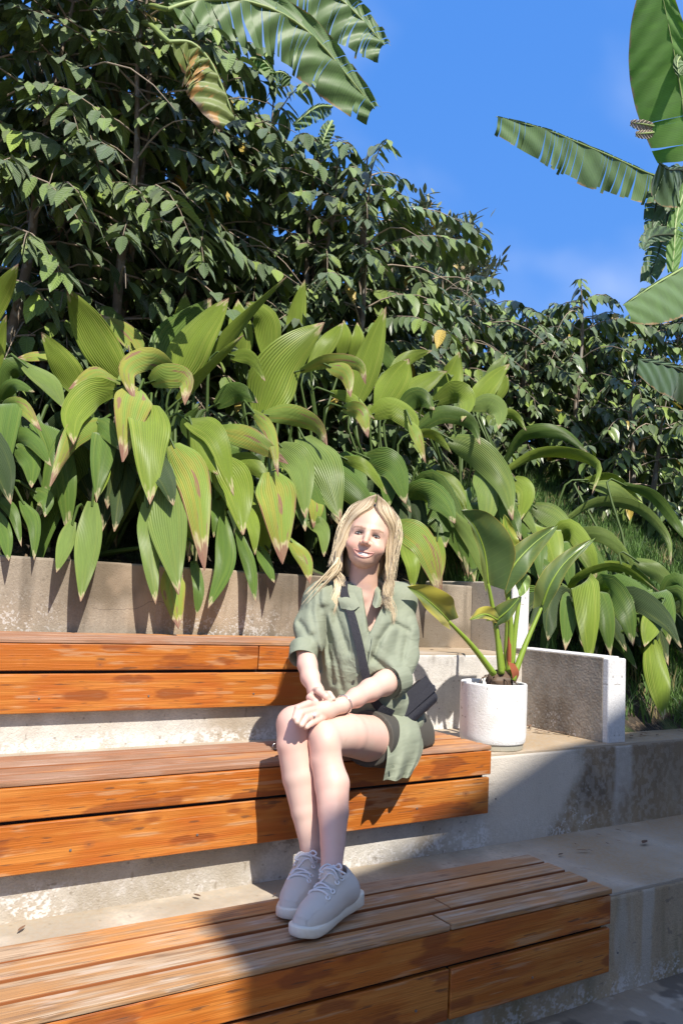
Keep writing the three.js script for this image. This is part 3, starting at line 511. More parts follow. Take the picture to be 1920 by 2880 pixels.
const BANANA = [
['left', [[1.39,4.98,-4.55],[1.54,5.09,-4.53],[1.84,5.22,-4.5],[2.13,5.24,-4.47],[2.36,5.17,-4.45],[2.58,5.02,-4.43],[2.85,4.81,-4.4]], 0.32, 0.16, 0, 1, 0.80, 0.35, -0.90],
['left', [[1.72,5.66,-4.7],[2.13,5.74,-4.66],[2.42,5.72,-4.62],[2.64,5.65,-4.58],[2.81,5.54,-4.54],[2.97,5.4,-4.5]], 0.32, 0.15, 0, 2, 0.90, 0.35, -0.90],
['left', [[1.38,4.7,-4.45],[1.51,4.73,-4.42],[1.62,4.66,-4.4],[1.71,4.51,-4.38],[1.8,4.3,-4.35]], 0.26, 0.02, 1, 3, 0.50, 0.20, -0.90],
['left', [[2.41,5.7,-5.6],[2.49,5.69,-5.55],[2.59,5.59,-5.5]], 0.11, 0.03, 2, 4, 0.20, 0.35, -0.50],
['left', [[2.56,5.61,-5.6],[2.67,5.66,-5.55],[2.74,5.61,-5.5]], 0.13, 0.02, 0, 5, 0.40, 0.35, -0.50],
['left', [[3.19,5.59,-5.6],[3.03,5.5,-5.55],[2.78,5.22,-5.5]], 0.03, 0.11, 0, 6, 0.90, 0.35, -0.50],
['left', [[2.16,5.52,-5.7],[2.18,5.7,-5.65],[2.18,5.85,-5.6]], 0.09, 0.11, 2, 7, 0.30, 0.35, -0.50],
['left', [[3.2,5.46,-5.6],[3.12,5.3,-5.55],[3.06,5.15,-5.5]], 0.07, 0.07, 0, 8, 0.60, 0.35, -0.50],
['right', [[7.58,6.44,-5.6],[7.3,6.34,-5.52],[6.58,6.25,-5.44],[5.97,6.15,-5.36],[5.42,6.05,-5.28],[4.7,5.87,-5.2]], -0.03, 0.39, 0, 11, 0.95, -0.50, 0.35],
['right', [[8.0,6.66,-5.5],[7.83,7.19,-5.45],[7.63,7.64,-5.4],[7.42,8.0,-5.35],[7.18,8.42,-5.3]], 0.23, 0.58, 3, 12, 0.12, -0.50, 0.30],
['right', [[7.68,5.37,-5.0],[7.13,5.0,-4.97],[6.61,4.67,-4.93],[6.11,4.33,-4.9]], 0.03, 0.43, 0, 13, 0.05, -0.50, 0.20],
['right', [[7.53,3.63,-4.9],[6.94,3.82,-4.83],[6.52,3.8,-4.77],[6.07,3.74,-4.7]], 0.06, 0.30, 4, 14, 0.05, -0.50, 0.20],
['right', [[8.18,6.81,-5.7],[7.83,6.51,-5.67],[7.6,6.18,-5.63],[7.44,5.67,-5.6]], 0.17, 0.17, 4, 15, 0.50, 0.35, -0.50],
['right', [[8.32,6.69,-5.8],[8.03,6.26,-5.77],[7.83,5.78,-5.73],[7.52,5.18,-5.7]], 0.22, 0.18, 4, 16, 0.70, 0.35, -0.50],
['right', [[8.0,6.5,-5.5],[7.73,5.95,-5.47],[7.63,5.51,-5.43],[7.55,5.21,-5.4]], 0.11, 0.11, 3, 17, 0.50, 0.35, -0.50],
['right', [[8.06,6.58,-5.5],[7.71,6.49,-5.43],[7.44,6.37,-5.37],[7.17,6.32,-5.3]], 0.04, 0.41, 4, 18, 0.40, 0.35, -0.50],
['right', [[7.94,8.05,-5.4],[7.7,7.88,-5.37],[7.53,7.67,-5.33],[7.52,7.5,-5.3]], 0.06, 0.11, 0, 19, 0.20, 0.35, -0.50],
['right', [[7.48,7.02,-5.6],[7.28,6.97,-5.6],[7.07,6.91,-5.6]], 0.06, 0.07, 5, 20, 0.30, 0.35, -0.50],
['right', [[7.48,6.94,-5.6],[7.34,6.88,-5.6],[7.16,6.81,-5.6]], 0.05, 0.06, 5, 21, 0.30, 0.35, -0.50],
['right', [[7.89,5.77,-5.5],[7.48,5.64,-5.43],[7.13,5.48,-5.37],[6.92,5.26,-5.3]], 0.13, 0.07, 4, 22, 0.60, 0.35, -0.50],
];
// ---------------------------------------------------------------- coffee trees
const leafDetail = colorTex(64, 128, (u, v, c) => { const a = Math.abs(u - 0.5) * 2, rib = sst(0.1, 0.02, a), vein = sst(0.75, 1, Math.sin((v * 11 - a * 2.2) * Math.PI * 2)); const k = 0.88 + 0.05 * vein + 0.3 * rib + 0.2 * fbm(u * 6, v * 9, 3, 9); c[0] = c[1] = c[2] = k * 0.8; });
const leafBump = grayTex(64, 128, (u, v) => { const a = Math.abs(u - 0.5) * 2; return 0.5 + 0.4 * Math.sin((v * 11 - a * 2.2) * Math.PI * 2) * sst(0, 0.3, a) * sst(1, 0.7, a) - 0.4 * sst(0.12, 0.02, a); });
const coffeeM = phy({ color: lin(1, 1, 1), map: leafDetail, vertexColors: true, roughness: 0.9, transmission: 0.16, thickness: 0, clearcoat: 0.75, clearcoatRoughness: 0.31, bumpMap: leafBump, bumpScale: 0.0025 });
const barkTex = colorTex(128, 512, (u, v, c) => { const k = 0.7 + 0.6 * fbm(u * 9, v * 30, 4, 21); c[0] = 0.21 * k; c[1] = 0.165 * k; c[2] = 0.12 * k; mixc(c, [0.36, 0.34, 0.3], 0.7 * sst(0.55, 0.7, fbm(u * 6, v * 22, 4, 24))); });
const barkM = std({ map: barkTex, roughness: 0.9 }), twigM = std({ color: lin(0.34, 0.27, 0.2), roughness: 0.85 });
class Foliage {
  constructor() { this.p = []; this.n = []; this.u = []; this.c = []; this.i = []; }
  // o: base, d: direction of the blade, nrm: upper side, L, W, colour
  leaf(o, d, nrm, L, W, col, droop, fold) {
    const s = new THREE.Vector3().crossVectors(d, nrm).normalize(), n = new THREE.Vector3().crossVectors(s, d).normalize(), b = this.p.length / 3;
    const prof = [0.06, 0.72, 1, 0.66, 0.0], tt = [0.06, 0.25, 0.5, 0.78, 1];
    for (let k = 0; k < 5; k++) {
      const t = tt[k], w = W * prof[k] * 0.5, dr = -droop * t * t * L, cx = o.x + d.x * t * L, cy = o.y + d.y * t * L + dr, cz = o.z + d.z * t * L;
      for (let q = -1; q <= 1; q++) {
        const lift = q ? fold * w * (1 + 0.5 * Math.sin(t * 7 + q)) : 0;
        this.p.push(cx + s.x * w * q + n.x * lift, cy + s.y * w * q + n.y * lift, cz + s.z * w * q + n.z * lift);
        this.u.push(0.5 + 0.5 * q * Math.min(1, prof[k] + 0.1), t); this.c.push(col[0], col[1], col[2]);
      }
    }
    for (let k = 0; k < 4; k++) for (let q = 0; q < 2; q++) { const a = b + k * 3 + q; this.i.push(a, a + 1, a + 3, a + 1, a + 4, a + 3); }
  }
  build() { return makeGeo(this.p, this.i, this.u, this.c); }
}
function coffeeColor(r, tone) {
  const k = 0.7 + 0.6 * r(), q = r();
  if (q < 0.012) return [0.5, 0.36, 0.04]; if (q < 0.14) return [0.22 * k, 0.32 * k, 0.032 * k]; if (q < 0.5) return [0.14 * k, 0.22 * k, 0.038 * k];
  return [0.076 * k * tone, 0.132 * k * tone, 0.032 * k * tone];
}
function coffeeTree(label, x, z, h, seed, o = {}) {
  const r = rng(seed), y0 = groundY(x, z) - 0.05, t = thing('coffee_tree', label, 'tree', [x, y0, z], 'coffee trees behind the planter');
  const F = new Foliage(), twigs = [], { stems = 2, reach = 0.85, leafL = 0.174, dense = 1, bare = 0.12, tone = 1 } = o;
  for (let s = 0; s < stems; s++) {
    const a0 = r() * 6.28, lean = 0.1 + 0.25 * r(), sx = Math.cos(a0) * 0.12 * (s ? 1 : 0.3), sz = Math.sin(a0) * 0.12 * (s ? 1 : 0.3), H = h * (s ? 0.78 + 0.2 * r() : 1);
    const pts = []; for (let k = 0; k <= 5; k++) { const f = k / 5; pts.push(V(sx + Math.cos(a0) * lean * f * (s ? 1 : 0.3) + (r() - 0.5) * 0.07, H * f, sz + Math.sin(a0) * lean * f * (s ? 1 : 0.3) + (r() - 0.5) * 0.07)); }
    part('trunk', tube(pts, [0.05, 0.036, 0.03, 0.022, 0.014, 0.006], 16, 7), barkM, t);
    const cv = new THREE.CatmullRomCurve3(pts); let rot = r() * 3.14;
    for (let y = 0.12 * H; y < H; y += 0.155 / dense) {
      const f = y / H, c = cv.getPoint(Math.min(0.999, f)); rot += 1.2 + 0.6 * r();
      for (let e = 0; e < 2; e++) {
        const az = rot + e * Math.PI + (r() - 0.5) * 0.5, L = reach * (f < 0.82 ? 0.62 + 0.5 * r() : (1.02 - f) * 4.4 * (0.7 + 0.4 * r())) + 0.08, up = (0.28 + 0.5 * f) * (0.6 + 0.7 * r()), dr = 0.55 + 0.5 * r();
        const dx = Math.cos(az), dz = Math.sin(az), bp = q => V(c.x + dx * L * q, c.y + L * (up * q - dr * q * q), c.z + dz * L * q);
        twigs.push(tube([c, bp(0.35), bp(0.7), bp(1)], [0.0085, 0.0065, 0.0045, 0.002], 5, 4, false));
        if (r() < bare * (1.6 - f)) continue;
        const n0 = Math.max(2, Math.floor(L / 0.075));
        for (let k = 0; k <= n0; k++) {
          const q = 0.22 + 0.78 * k / n0; if (r() < 0.12 + 0.35 * (1 - q) * (1 - f)) continue;
          const b = bp(q), tx = dx, tz = dz; const sl = leafL * (0.7 + 0.5 * r()) * (k === n0 ? 0.8 : 1);
          for (const sd of (k === n0 ? [-1, 0, 1] : [-1, 1])) {
            const sp = sd * (0.75 + 0.45 * r()), ddx = tx * Math.cos(sp) - tz * Math.sin(sp), ddz = tx * Math.sin(sp) + tz * Math.cos(sp), dn = -0.35 - 1.15 * r();
            const d = V(ddx, dn, ddz).normalize(), nn = V(0.5 * (r() - 0.5), 1, 0.5 * (r() - 0.5)).normalize();
            F.leaf(b, d, nn, sl, sl * (0.44 + 0.09 * r()), coffeeColor(r, tone), 0.12 + 0.3 * r(), 0.15 + 0.3 * r());
          }
        }
      }
    }
  }
  const br = part('branches', mergeGeometries(twigs), twigM, t); br.userData.kind = 'stuff';
  const cr = part('crown', F.build(), coffeeM, t); cr.userData.kind = 'stuff';
  return t;
}
const T = [
  ['coffee tree at the left picture edge, reaching above the frame', 0.55, -5.2, 4.3, { stems: 2 }],
  ['tall coffee tree second from the left with bare grey stems', 1.02, -5.6, 4.4, { stems: 3, bare: 0.3 }],
  ['coffee tree with paired leaning stems above the big left pleated leaf', 1.45, -5.35, 4.2, { stems: 3, bare: 0.34, reach: 0.8 }],
  ['coffee tree under the browned banana leaf', 1.99, -6.2, 4.0, { stems: 3 }],
  ['coffee tree with reddish bare stems left of centre', 2.2, -5.6, 3.35, { stems: 3, bare: 0.3 }],
  ['bushy coffee tree under the tip of the long banana leaf', 2.81, -6.0, 3.35, { stems: 3 }],
  ['coffee tree at mid picture with yellowing leaves', 3.15, -5.8, 2.95, { stems: 3 }],
  ['coffee tree whose open top stands against the blue sky', 3.52, -5.6, 3.0, { stems: 2, reach: 0.95, dense: 0.9, bare: 0.2 }],
  ['coffee tree with long thin bare side branches right of centre', 4.2, -6.1, 2.45, { stems: 3, bare: 0.3 }],
  ['rounded dark coffee tree below the distant grey tree', 5.18, -6.6, 2.15, { stems: 3, leafL: 0.16 }],
  ['low coffee tree in the dip of the tree line', 6.0, -7.0, 1.9, { stems: 3, leafL: 0.16 }],
  ['low dense coffee tree behind the right pleated leaves', 6.5, -6.7, 1.85, { stems: 3, leafL: 0.16 }],
  ['coffee tree partly hidden by the slender one', 7.65, -7.2, 2.2, { stems: 3, leafL: 0.165 }],
  ['slender single stemmed coffee tree with open top at right', 6.9, -6.2, 2.45, { stems: 1, reach: 0.75, leafL: 0.16, dense: 0.95 }],
  ['coffee tree with thick dark trunk on the grass bank', 8.1, -6.6, 2.4, { stems: 2, leafL: 0.165 }],
  ['coffee tree below the cut banana leaf at the right edge', 8.75, -6.4, 2.0, { stems: 2, leafL: 0.165 }],
  ['rightmost coffee tree, half outside the picture', 9.0, -5.9, 1.8, { stems: 2, leafL: 0.165 }],
  ['dense coffee tree filling the gap left of the slender one', 6.35, -7.6, 2.4, { stems: 3, bare: 0.05 }],
  ['dense coffee tree filling the gap right of the slender one', 7.75, -6.9, 2.35, { stems: 3, bare: 0.05 }],
  ['coffee tree whose low branches sweep the grass at right', 7.2, -5.6, 1.75, { stems: 3, bare: 0.05 }],
  ['tallest of the shaded coffee trees at the right edge', 9.6, -7.2, 2.9, { stems: 3, bare: 0.05 }],
  ['shaded coffee tree far behind the left picture edge', 1.4, -7.6, 2.9, { stems: 3, bare: 0.05 }],
  ['shaded coffee tree deep behind the middle ones', 3.7, -7.4, 2.0, { stems: 3, bare: 0.05 }],
];
T.forEach(([l, x, z, h, o], i) => coffeeTree(l, x, z, h, 3000 + i * 71, o));
// far tree with fine grey-green leaves
{
  const x = 10.2, z = -13.4, y0 = groundY(x, z), t = thing('silver_tree', 'distant grey green tree with fine pale leaves above the coffee trees', 'tree', [x, y0, z]), r = rng(4242), F = new Foliage(), tw = [];
  part('trunk', tube([V(0, 0, 0), V(0.1, 1.8, 0), V(0, 3.4, 0.1), V(0.05, 5, 0)], [0.16, 0.12, 0.09, 0.03], 14, 7), barkM, t);
  for (let b = 0; b < 70; b++) {
    const az = r() * 6.28, hy = 2.2 + 2.9 * r(), L = (0.7 + 0.9 * r()) * (hy > 4.2 ? 0.7 : 1), e = V(Math.cos(az) * L, hy + 0.5 * L, Math.sin(az) * L); tw.push(tube([V(0, hy - 0.3, 0), V(Math.cos(az) * L * 0.5, hy + 0.15, Math.sin(az) * L * 0.5), e], [0.03, 0.018, 0.006], 5, 4, false));
    for (let k = 0; k < 90; k++) { const q = 0.35 + 0.65 * r(), o = V(e.x * q + (r() - 0.5) * 0.45, lerp(hy - 0.1, e.y, q) + (r() - 0.5) * 0.45, e.z * q + (r() - 0.5) * 0.45), d = V(r() - 0.5, r() * 0.8 - 0.1, r() - 0.5).normalize(), c = 0.8 + 0.5 * r(); F.leaf(o, d, V(0, 1, 0.2), 0.26 + 0.14 * r(), 0.085, r() < 0.012 ? [0.3, 0.18, 0.06] : [0.15 * c, 0.185 * c, 0.085 * c], 0.1, 0.2); }
  }
  part('branches', mergeGeometries(tw), twigM, t).userData.kind = 'stuff'; part('crown', F.build(), coffeeM, t).userData.kind = 'stuff';
}
// ---------------------------------------------------------------- banana plants
function bananaTex(seed, look) {
  const base = [[0.095, 0.185, 0.035], [0.18, 0.24, 0.035], [0.15, 0.32, 0.025], [0.14, 0.33, 0.02], [0.06, 0.13, 0.03], [0.5, 0.45, 0.3]][look];
  return colorTex(512, 128, (u, v, c) => { const k = 0.78 + 0.22 * Math.sin(u * 330) * fbm(u * 60, v * 2, 2, seed) + 0.35 * (fbm(u * 14, v * 3, 4, seed) - 0.4); c[0] = base[0] * k; c[1] = base[1] * k; c[2] = base[2] * k;
    const n = fbm(u * 22, v * 4, 4, seed + 4); mixc(c, [0.33, 0.2, 0.09], 0.85 * sst(0.93, 1.0, v + 0.14 * (n - 0.5)));
    if (look === 1) { mixc(c, [0.45, 0.22, 0.05], 0.9 * sst(0.52, 0.66, fbm(u * 12, v * 2.4, 4, seed + 8) + 0.35 * (v - 0.55))); mixc(c, [0.08, 0.05, 0.03], 0.85 * sst(0.82, 0.98, v + 0.35 * (n - 0.5))); }
    if (look === 5) mixc(c, [0.35, 0.15, 0.12], 0.8 * sst(0.5, 0.7, n)); });
}
const banMats = [0, 1, 2, 3, 4, 5].map(l => phy({ map: bananaTex(500 + l * 13, l), roughness: 0.9, transmission: [0.22, 0.25, 0.45, 0.45, 0.2, 0.3][l], thickness: 0, clearcoat: 0.4, clearcoatRoughness: 0.42 }));
const ribM = std({ color: lin(0.25, 0.33, 0.1), roughness: 0.55 });
function bananaBlade(cv, W, side, seed, tear, dz) {
  const r = rng(seed), pos = [], uv = [], idx = []; let t = 0.03;
  while (t < 0.995) {
    const torn = r() < tear, w = torn ? 0.016 + 0.09 * r() * r() : 0.06 + 0.08 * r(), t1 = Math.min(0.995, t + w), gap = torn ? 0.03 + 0.3 * r() * r() : 0, swing = torn ? (r() - 0.4) * 1.1 : 0, skew = 0.05 + (torn ? (r() - 0.5) * 0.04 : 0), cut = torn ? 0.85 + 0.15 * r() : 1, b = pos.length / 3, na = 3, ns = 7;
    for (let s = 0; s <= ns; s++) for (let a = 0; a <= na; a++) {
      const q = s / ns, aa = 0.5 + (a / na - 0.5) * (1 - gap * q), tb = lerp(t, t1, aa), tm = Math.min(1, tb), c = cv.getPoint(tm), T = cv.getTangent(tm).normalize(), vd = EYE.clone().sub(c).normalize();
      const D = T.clone().cross(vd).normalize().multiplyScalar(side), ww = W * Math.pow(Math.sin(Math.PI * Math.min(0.97, 0.1 + 0.86 * tm)), 0.45) * cut;
      const out = c.clone().addScaledVector(D, ww * q * (1 - 0.12 * q * q)).addScaledVector(vd, dz * ww * Math.sin(q * 1.9) * 0.55 + swing * ww * q * q * 0.5).addScaledVector(T, skew * W * 6 * q * q * 0.5); out.y -= 0.14 * ww * q * q;
      out.addScaledVector(vd, 0.012 * Math.sin(q * 9 + tb * 40)); pos.push(out.x, out.y, out.z); uv.push(tb * 2.2, q * cut);
    }
    for (let s = 0; s < ns; s++) for (let a = 0; a < na; a++) { const i = b + s * (na + 1) + a, j = i + na + 1; idx.push(i, j, i + 1, j, j + 1, i + 1); }
    t = t1 + (torn ? 0.001 : 0);
  }
  return makeGeo(pos, idx, uv);
}
{
  const root = { left: [1.3, -5.75], right: [8.9, -5.75] }, top = { left: V(1.35, 5.35, -5.5), right: V(8.6, 6.5, -5.6) };
  const trunkTex = colorTex(128, 512, (u, v, c) => { const k = 0.7 + 0.6 * fbm(u * 22, v * 3, 4, 61); c[0] = 0.17 * k; c[1] = 0.15 * k; c[2] = 0.06 * k; mixc(c, [0.12, 0.07, 0.035], 0.8 * sst(0.45, 0.65, fbm(u * 5, v * 9, 4, 65))); });
  const tm = std({ map: trunkTex, roughness: 0.85 });
  const P = { left: thing('banana_plant', 'banana plant behind the left coffee trees with long torn leaves', 'banana plant', [root.left[0], groundY(...root.left), root.left[1]], 'banana plants'), right: thing('banana_plant', 'banana plant at the right edge with tall backlit and cut leaves', 'banana plant', [root.right[0], groundY(...root.right), root.right[1]], 'banana plants') };
  for (const k of ['left', 'right']) { const o = P[k].position, e = top[k].clone().sub(o); part('trunk', tube([V(0, -0.1, 0), V(e.x * 0.2, e.y * 0.4, 0), V(e.x * 0.6, e.y * 0.75, e.z * 0.6), e], [0.17, 0.15, 0.12, 0.07], 16, 10), tm, P[k]); }
  for (const [k, pts, wA, wB, look, seed, tear, dA, dB] of BANANA) {
    const o = P[k].position, mid = pts.map(p => V(...p)), cv = new THREE.CatmullRomCurve3(mid, false, 'centripetal');
    const lf = thing('x', null); scene.remove(lf); taken.x = -1; lf.name = 'leaf'; P[k].add(lf); lf.position.set(-o.x, -o.y, -o.z);
    part('midrib', tube(mid, [0.015, 0.011, 0.004], 16, 5), look === 4 ? stalkDark : ribM, lf);
    if (Math.abs(wA) > 0.005) part('blade', bananaBlade(cv, Math.abs(wA), 1, seed * 7 + 1, tear, dA), banMats[look], lf);
    if (Math.abs(wB) > 0.005) part('blade', bananaBlade(cv, Math.abs(wB), -1, seed * 7 + 2, tear, dB), banMats[look], lf);
    if (look !== 5 && wA + wB > 0.2) { const tp = top[k], b = mid[0]; if (b.distanceTo(tp) > 0.05) part('leaf_stalk', tube([tp, tp.clone().lerp(b, 0.5).add(V(0, 0.12, 0)), b], [0.024, 0.019, 0.014], 8, 6), ribM, lf); }
  }
}
// ---------------------------------------------------------------- grass on the bank
{
  const g = []; const r0 = rng(5);
  for (let k = 0; k < 7; k++) { const a = r0() * 6.28, h = 0.07 + 0.09 * r0(), l = 0.03 + 0.06 * r0(), x = (r0() - 0.5) * 0.08, z = (r0() - 0.5) * 0.08, w = 0.0045; g.push(makeGeo([x - w * Math.sin(a), 0, z + w * Math.cos(a), x + w * Math.sin(a), 0, z - w * Math.cos(a), x + l * 0.4 * Math.cos(a) - w * Math.sin(a) * 0.8, h * 0.65, z + l * 0.4 * Math.sin(a), x + l * 0.4 * Math.cos(a) + w * Math.sin(a) * 0.8, h * 0.65, z + l * 0.4 * Math.sin(a), x + l * Math.cos(a), h, z + l * Math.sin(a)], [0, 1, 2, 1, 3, 2, 2, 3, 4], [0, 0, 1, 0, 0, 0.6, 1, 0.6, 0.5, 1])); }
  const n = 26000, im = new THREE.InstancedMesh(mergeGeometries(g), phy({ roughness: 0.9, transmission: 0.3, thickness: 0, color: lin(1, 1, 1) }), n), r = rng(99), m = new THREE.Matrix4(), q = new THREE.Quaternion(), c = new THREE.Color();
  let k = 0, guard = 0;
  while (k < n && guard++ < 400000) {
    const x = 3.5 + 8.5 * r(), z = -3.0 - 6.5 * r(); const d = fbm(x * 1.3, z * 1.3, 3, 64); if (d < 0.36 || (z > -4.1 && x < 4.3 && r() < 0.75)) continue;
    q.setFromEuler(new THREE.Euler(0.3 * (r() - 0.5), r() * 6.28, 0.3 * (r() - 0.5))); const s = 0.6 + 0.8 * r(); m.compose(V(x, groundY(x, z) - 0.01, z), q, V(s, s, s)); im.setMatrixAt(k, m);
    const t = 0.7 + 0.6 * r(); r() < 0.07 ? c.setRGB(0.3, 0.25, 0.1) : c.setRGB(0.1 * t, 0.2 * t, 0.03 * t); im.setColorAt(k++, c);
  }
  im.count = k; im.name = 'grass'; im.userData = { label: 'short green grass on the bank at right', kind: 'stuff' }; im.castShadow = im.receiveShadow = true; scene.add(im);
}
const CREASES = [
  [[1.559,1.446,-2.72],[1.57,1.355,-2.72],[1.615,1.233,-2.72],[1.63,1.074,-2.72]],
  [[1.591,1.448,-2.72],[1.608,1.347,-2.72],[1.653,1.234,-2.72],[1.695,1.073,-2.72]],
  [[1.535,1.409,-2.72],[1.533,1.322,-2.72],[1.562,1.233,-2.72]],
  [[1.62,1.366,-2.72],[1.662,1.257,-2.72],[1.713,1.142,-2.72],[1.74,1.05,-2.72]],
  [[1.678,1.354,-2.72],[1.728,1.267,-2.72],[1.765,1.202,-2.72]],
  [[1.871,1.361,-2.72],[1.856,1.308,-2.72],[1.85,1.212,-2.72],[1.855,1.118,-2.72]],
  [[1.963,1.31,-2.72],[1.912,1.247,-2.72],[1.881,1.175,-2.72]],
  [[2.053,1.342,-2.72],[2.044,1.263,-2.72],[2.036,1.175,-2.72]],
  [[2.07,1.313,-2.72],[2.038,1.214,-2.72],[2.033,1.117,-2.72]],
  [[1.869,1.189,-2.72],[1.941,1.146,-2.72],[2.027,1.117,-2.72]],
  [[1.813,1.354,-2.72],[1.812,1.283,-2.72],[1.84,1.189,-2.72]],
  [[1.644,1.372,-2.72],[1.634,1.279,-2.72],[1.668,1.165,-2.72]],
  [[1.93,1.367,-2.72],[1.98,1.32,-2.72],[2.049,1.293,-2.72]],
  [[1.908,1.223,-2.72],[1.969,1.199,-2.72],[2.036,1.18,-2.72]],
  [[1.584,1.256,-2.72],[1.617,1.201,-2.72],[1.627,1.12,-2.72]],
  [[1.51,1.308,-2.72],[1.543,1.286,-2.72],[1.572,1.242,-2.72]],
  [[2.007,1.282,-2.72],[1.992,1.214,-2.72],[2.02,1.136,-2.72]],
];
const BODY = {
  legR: [[1.92,0.865,-2.88,0.0992],[1.695,0.921,-2.72,0.0808],[1.515,0.966,-2.58,0.065],[1.419,0.961,-2.52,0.0628],[1.404,0.894,-2.495,0.0558],[1.422,0.79,-2.47,0.059],[1.435,0.683,-2.44,0.0486],[1.447,0.573,-2.41,0.0361],[1.444,0.509,-2.39,0.0322],[1.431,0.459,-2.375,0.0319]],
  legL: [[2.017,0.842,-2.77,0.1039],[1.822,0.873,-2.63,0.0888],[1.635,0.916,-2.51,0.0754],[1.491,0.924,-2.43,0.0581],[1.484,0.853,-2.4,0.0537],[1.493,0.782,-2.37,0.0592],[1.479,0.7,-2.33,0.051],[1.451,0.619,-2.28,0.0405],[1.419,0.561,-2.23,0.0338],[1.409,0.516,-2.205,0.0345]],
  shortL: [[2.134,0.832,-2.84,0.1414],[1.97,0.85,-2.73,0.1225],[1.801,0.876,-2.615,0.1019]],
  shortR: [[2.007,0.851,-2.9,0.1148],[1.853,0.88,-2.82,0.0997]],
  armL: [[1.959,1.122,-2.66,0.049],[1.871,1.085,-2.62,0.0464],[1.777,1.065,-2.58,0.041],[1.686,1.043,-2.54,0.0332],[1.602,1.024,-2.5,0.0259]],
  armR: [[1.585,1.199,-2.76,0.0363],[1.569,1.149,-2.71,0.0356],[1.555,1.107,-2.66,0.0337],[1.545,1.062,-2.595,0.0264]],
  palmL: [[1.593,1.023,-2.495,0.0271],[1.519,1.011,-2.478,0.0316],[1.469,1.007,-2.468,0.03]],
  fA: [[1.468,1.031,-2.468,0.0138],[1.433,1.039,-2.452,0.0136],[1.376,1.03,-2.425,0.0115],[1.359,0.999,-2.415,0.0096]],
  fB: [[1.468,1.015,-2.46,0.0143],[1.446,1.017,-2.447,0.0136],[1.384,1.014,-2.415,0.0117],[1.365,0.987,-2.405,0.0099]],
  fC: [[1.476,1.0,-2.455,0.0137],[1.455,1.002,-2.44,0.013],[1.401,0.997,-2.41,0.0114],[1.38,0.977,-2.4,0.0096]],
  fD: [[1.492,0.988,-2.455,0.0125],[1.474,0.988,-2.442,0.0118],[1.426,0.979,-2.415,0.0105],[1.401,0.969,-2.405,0.0091]],
  palmR: [[1.545,1.062,-2.595,0.0277],[1.534,1.034,-2.55,0.0311],[1.55,1.019,-2.53,0.0259]],
  rA: [[1.51,1.054,-2.56,0.0143],[1.484,1.05,-2.53,0.0141],[1.481,1.04,-2.49,0.012],[1.488,1.029,-2.48,0.0101]],
  rB: [[1.524,1.071,-2.56,0.013],[1.51,1.074,-2.515,0.0134],[1.516,1.059,-2.475,0.012],[1.527,1.042,-2.468,0.0101]],
  rC: [[1.544,1.059,-2.55,0.013],[1.544,1.064,-2.5,0.0122],[1.546,1.051,-2.475,0.0102]],
  torso: [[1.9,1.358,-2.86,0.1212],[1.928,1.238,-2.87,0.1337],[1.98,1.087,-2.88,0.1222],[2.027,0.905,-2.88,0.1454]],
  chest: [[1.743,1.397,-2.86,0.0651],[1.901,1.403,-2.87,0.0912],[2.057,1.407,-2.84,0.0711]],
  neck: [[1.895,1.404,-2.84,0.0664],[1.864,1.478,-2.8,0.0566],[1.857,1.574,-2.775,0.0593]],
  s_torso: [[1.892,1.381,-2.85,0.1389],[1.88,1.254,-2.84,0.1677],[1.883,1.123,-2.82,0.1752],[1.912,1.008,-2.8,0.1656]],
  s_hip: [[1.912,1.008,-2.8,0.1626],[2.017,0.918,-2.8,0.1379],[2.107,0.889,-2.82,0.1221]],
  s_sh: [[1.709,1.399,-2.86,0.0677],[1.9,1.418,-2.87,0.0791],[2.078,1.411,-2.83,0.0836]],
  s_armR: [[1.69,1.386,-2.85,0.0673],[1.643,1.28,-2.82,0.0589],[1.598,1.192,-2.765,0.0518]],
  s_armL: [[2.064,1.39,-2.82,0.077],[2.034,1.262,-2.76,0.0812],[2.002,1.17,-2.71,0.0796],[1.93,1.104,-2.655,0.0688]],
  cuffR: [[1.585,1.217,-2.785,0.0506],[1.558,1.163,-2.735,0.0496]],
  cuffL: [[1.972,1.107,-2.66,0.0751],[1.848,1.075,-2.615,0.0699]],
  head: [[1.791,1.537,-2.71,0.0],[1.873,1.831,-2.735,0.0],[1.781,1.664,-2.66,0.0]],
  bag: [[1.985,1.02,-2.7,0.0],[2.126,1.08,-2.72,0.0],[2.077,1.118,-2.72,0.0]],
};
